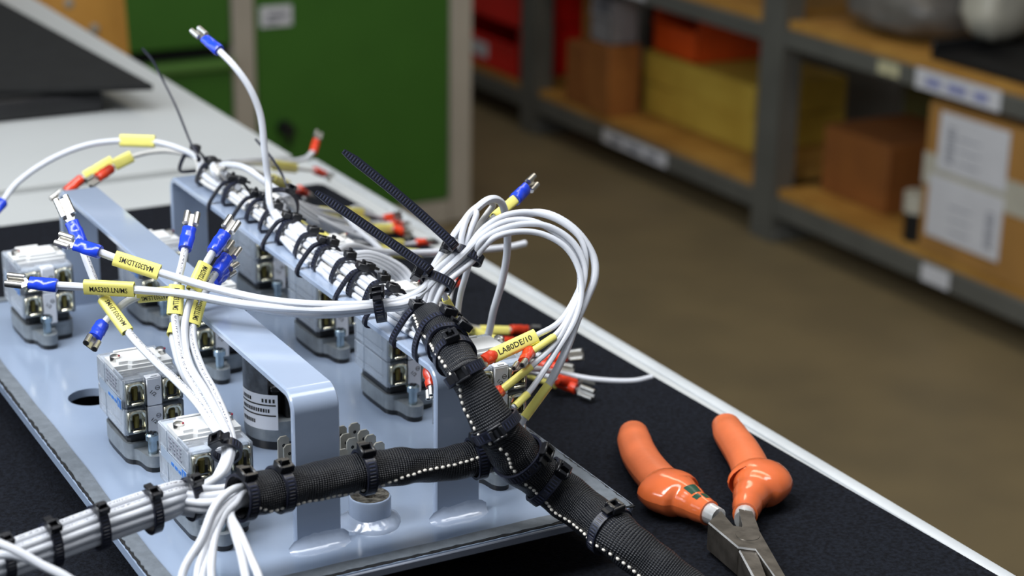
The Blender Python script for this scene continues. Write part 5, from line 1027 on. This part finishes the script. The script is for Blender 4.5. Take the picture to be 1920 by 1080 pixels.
for k, d in enumerate(TIES):
    if d['c'] is None:
        pts = spline(d['line'], 8)
        o = MB().ribbon(pts, (-.3, -.8, .5), 2.6, 1.0).build('cable_tie', 'tie_black', loc=pts[0]); tag(o, d['label'], 'cable tie'); continue
    c, t, up = V(d['c']), V(d['t']), V(d['up']); e1 = t.cross(up)
    root = thing('cable_tie', d['label'], 'cable tie', c, d.get('group'))
    n = 36; ring = []
    for i in range(n):
        a = 2*math.pi*i/n
        ca, sa = math.cos(a), math.sin(a)
        if 'ring' in d: break
        ring.append(c+e1*(d['ra']+.5)*math.copysign(abs(ca)**.85, ca)+up*(d['rb']+.5)*math.copysign(abs(sa)**.85, sa))
    if 'ring' in d:
        q = [V(x, y, 0) for x, y in d['ring']]
        for _ in range(3): q = [w for i in range(len(q)) for w in (q[i].lerp(q[(i+1) % len(q)], .22), q[i].lerp(q[(i+1) % len(q)], .78))]
        ring = [c+e1*p.x*.99+up*p.y*.99 for p in q]
    MB().ribbon(ring, t, d['w'], 1.1, close=True).build('strap', 'tie_ribbed', root, ang=.9)
    a = math.radians(d['head']); rad = (e1*math.cos(a)*1.0+up*math.sin(a)).normalized()
    ca, sa = math.cos(a), math.sin(a)
    hp = max(ring, key=lambda p: (p-c).normalized().dot(rad))
    tg = t.cross(rad)
    hs = d['hs']; hw, hl, hh = (d['w']+2.0)*hs, (d['w']+2.0)*hs, 3.1*hs
    f = frame(hp+rad*(.4+hh/2), t, tg, rad)
    h = MB(); b_ = .35
    sw, sl_ = hw*.30, hl*.24
    h.box((-(hw/2+sw)/2, 0, 0), (hw/2-sw, hl, hh), b_, f).box(((hw/2+sw)/2, 0, 0), (hw/2-sw, hl, hh), b_, f)
    h.box((0, -(hl/2+sl_)/2, 0), (2*sw+.3, hl/2-sl_, hh), .2, f).box((0, (hl/2+sl_)/2, 0), (2*sw+.3, hl/2-sl_, hh), .2, f)
    h.box((0, 0, -hh*.3), (2*sw+.2, 2*sl_+.2, hh*.3), 0, f)
    hd = h.build('head', 'tie_black', root)
    if 'tail' in d:
        pts = spline([hp+rad*2.2]+[V(p) for p in d['tail']], 10); m_ = len(pts)
        wd = [d['w']*(1 if i < m_*.86 else 1-.55*(i-m_*.86)/(m_*.14)) for i in range(m_)]
        dv = (pts[-1]-pts[0]).normalized(); sw = dv.cross(V(.4, .8, -.4))
        MB().ribbon(pts, sw if d['w'] > 3 else (.35, .8, -.35), d['w'] if d['w'] > 3 else 2.0, 1.15, widths=wd).build('tail', 'tie_ribbed', root, ang=.9)
    elif k % 2 == 0:
        MB().ribbon([hp+rad*(.4+hh*.2), hp+rad*(hh+1.8)], t, d['w']*.8, 1.1).build('tail', 'tie_black', root)
    else:
        MB().ribbon([hp+tg*(hl*.4)+rad*1.6, hp+tg*(hl*.4+3.4)+rad*1.2], t, d['w']*.8, 1.1).build('tail', 'tie_black', root)

# ------------------------------------------------------------------ pliers
t = thing('pliers', 'pliers with thick orange dipped grips and dark steel jaws lying open on the mat', 'pliers', (450, 625, 883.4))
def grip(pts, outer):
    """outer: sideways shift of the finger guard"""
    path = spline([V(p) for p in pts], 8); n = len(path)
    ctrl = [(0, 7.2, 6.2), (1, 8.3, 7.4), (2, 8.8, 7.9), (3, 9.0, 8.2), (3.7, 9.2, 8.4)]
    def rad(k, tab):
        for (a, x0, y0), (b, x1, y1) in zip(tab, tab[1:]):
            if k <= b:
                f = max(0, (k-a)/(b-a)); f = f*f*(3-2*f); return x0+(x1-x0)*f, y0+(y1-y0)*f
        return tab[-1][1], tab[-1][2]
    k1 = next(i for i in range(n) if i/8 >= 4.0)
    # dull upper part with a rounded tip
    up_path = path[:k1+1]; A = []; B = []
    for i in range(len(up_path)):
        a, b = rad(i/8, ctrl); A.append(a); B.append(b)
    d0 = (path[0]-path[1]).normalized(); ends = []; ea = []; eb = []
    for j in range(6, 0, -1):
        q = j/6*math.pi/2*.98; ends.append(path[0]+d0*(5.2*math.sin(q))); ea.append(A[0]*math.cos(q)); eb.append(B[0]*math.cos(q))
    g = MB().tube(ends+up_path, ea+A, 22, up=(0, 0, 1), r2=eb+B).build('grip', 'grip_orange', t, ang=1.4)
    tab = [(3.45, 8.6, 7.8), (3.6, 11.5, 8.8), (3.85, 14.6, 9.5), (4.15, 14.4, 9.5), (4.6, 12.2, 9.3), (5.2, 8.4, 8.0), (6.0, 6.8, 6.7), (7, 5.6, 5.8)]
    lo = [i for i in range(n) if i/8 >= 3.45]; lp = []; A = []; B = []
    fr = frames(path)
    for i in lo:
        a, b = rad(i/8, tab); s = math.exp(-((i/8-4.3)/.55)**2)*outer
        side = fr[i][0].cross(V(0, 0, 1)).normalized()
        lp.append(path[i]+side*s); A.append(a+abs(outer)*.15*math.exp(-((i/8-4.3)/.55)**2)); B.append(b)
    MB().tube(lp, A, 24, up=(0, 0, 1), r2=B).build('finger_guard', 'grip_orange_gloss', g, ang=1.4)
    return path, (g, lp, A, B)
pa, ga = grip(PLIERS['A'], 1.5)
pb, gb = grip(PLIERS['B'], -3.6)
gm, lp, RA_, RB_ = ga
fr = frames(lp, (0, 0, 1))
for i0, i1, a0, a1 in ((len(lp)-15, len(lp)-10, 66, 112), (len(lp)-9, len(lp)-6, 58, 86), (len(lp)-8, len(lp)-4, 92, 120)):
    vs = []; fs = []; k = 6
    for i in range(i0, i1+1):
        t_, nn, bb = fr[i]
        for j in range(k+1):
            q = math.radians(a0+(a1-a0)*j/k); vs.append(lp[i]+bb*(math.cos(q)*(RA_[i]+.08))+nn*(math.sin(q)*(RB_[i]+.08)))
    m_ = k+1
    for i in range(i1-i0):
        for j in range(k): fs.append((i*m_+j, i*m_+j+1, (i+1)*m_+j+1, (i+1)*m_+j))
    MB().put(vs, fs).build('worn_print', 'green_ink', gm)
U, L = LEVERS
def lever(poly, z0, z1, name):
    P_ = [(p[0], p[1]) for p in poly]
    cx = sum(p[0] for p in P_)/len(P_); cy = sum(p[1] for p in P_)/len(P_)
    ins = [(cx+(x-cx)*.955, cy+(y-cy)*.985) for x, y in P_]
    mb = MB(); n = len(P_)
    vs = [(x, y, z0) for x, y in P_]+[(x, y, z1-.9) for x, y in P_]+[(x, y, z1) for x, y in ins]
    fs = [tuple(range(n-1, -1, -1)), tuple(range(2*n, 3*n))]
    ed = []
    for i in range(n):
        j = (i+1) % n; fs.append((i, j, n+j, n+i)); ed.append((n+i, n+j, 2*n+j, 2*n+i))
    mb.put(vs, fs); o = mb.build(name, 'steel_dark', t, ang=.3)
    MB().put(vs, ed).build('edge_highlight', 'steel_bright', o, ang=.3)  # bevel highlight put in as a strip of brighter steel
    return o
lever(U, 886, 899, 'jaw'); lever(L, 885.5, 897.6, 'jaw')
pv = PLIERS['piv'][0]
MB().lathe([(.1, 0), (5.2, 0), (5.0, .35), (.1, .45)], 28, frame((pv[0], pv[1], 898.9), (1, 0, 0), (0, 1, 0), (0, 0, 1))).build('pivot', 'steel_dark', t, ang=.3)
for pth in (pa, pb):
    q = pth[-1]; d_ = (pth[-1]-pth[-3]).normalized()
    MB().tube([q-d_*3, q+d_*1, q+d_*6], [4.6, 4.6, 4.2], 16, up=(0, 0, 1), r2=[5, 4.8, 4.6]).build('shank', 'steel_bright', t)
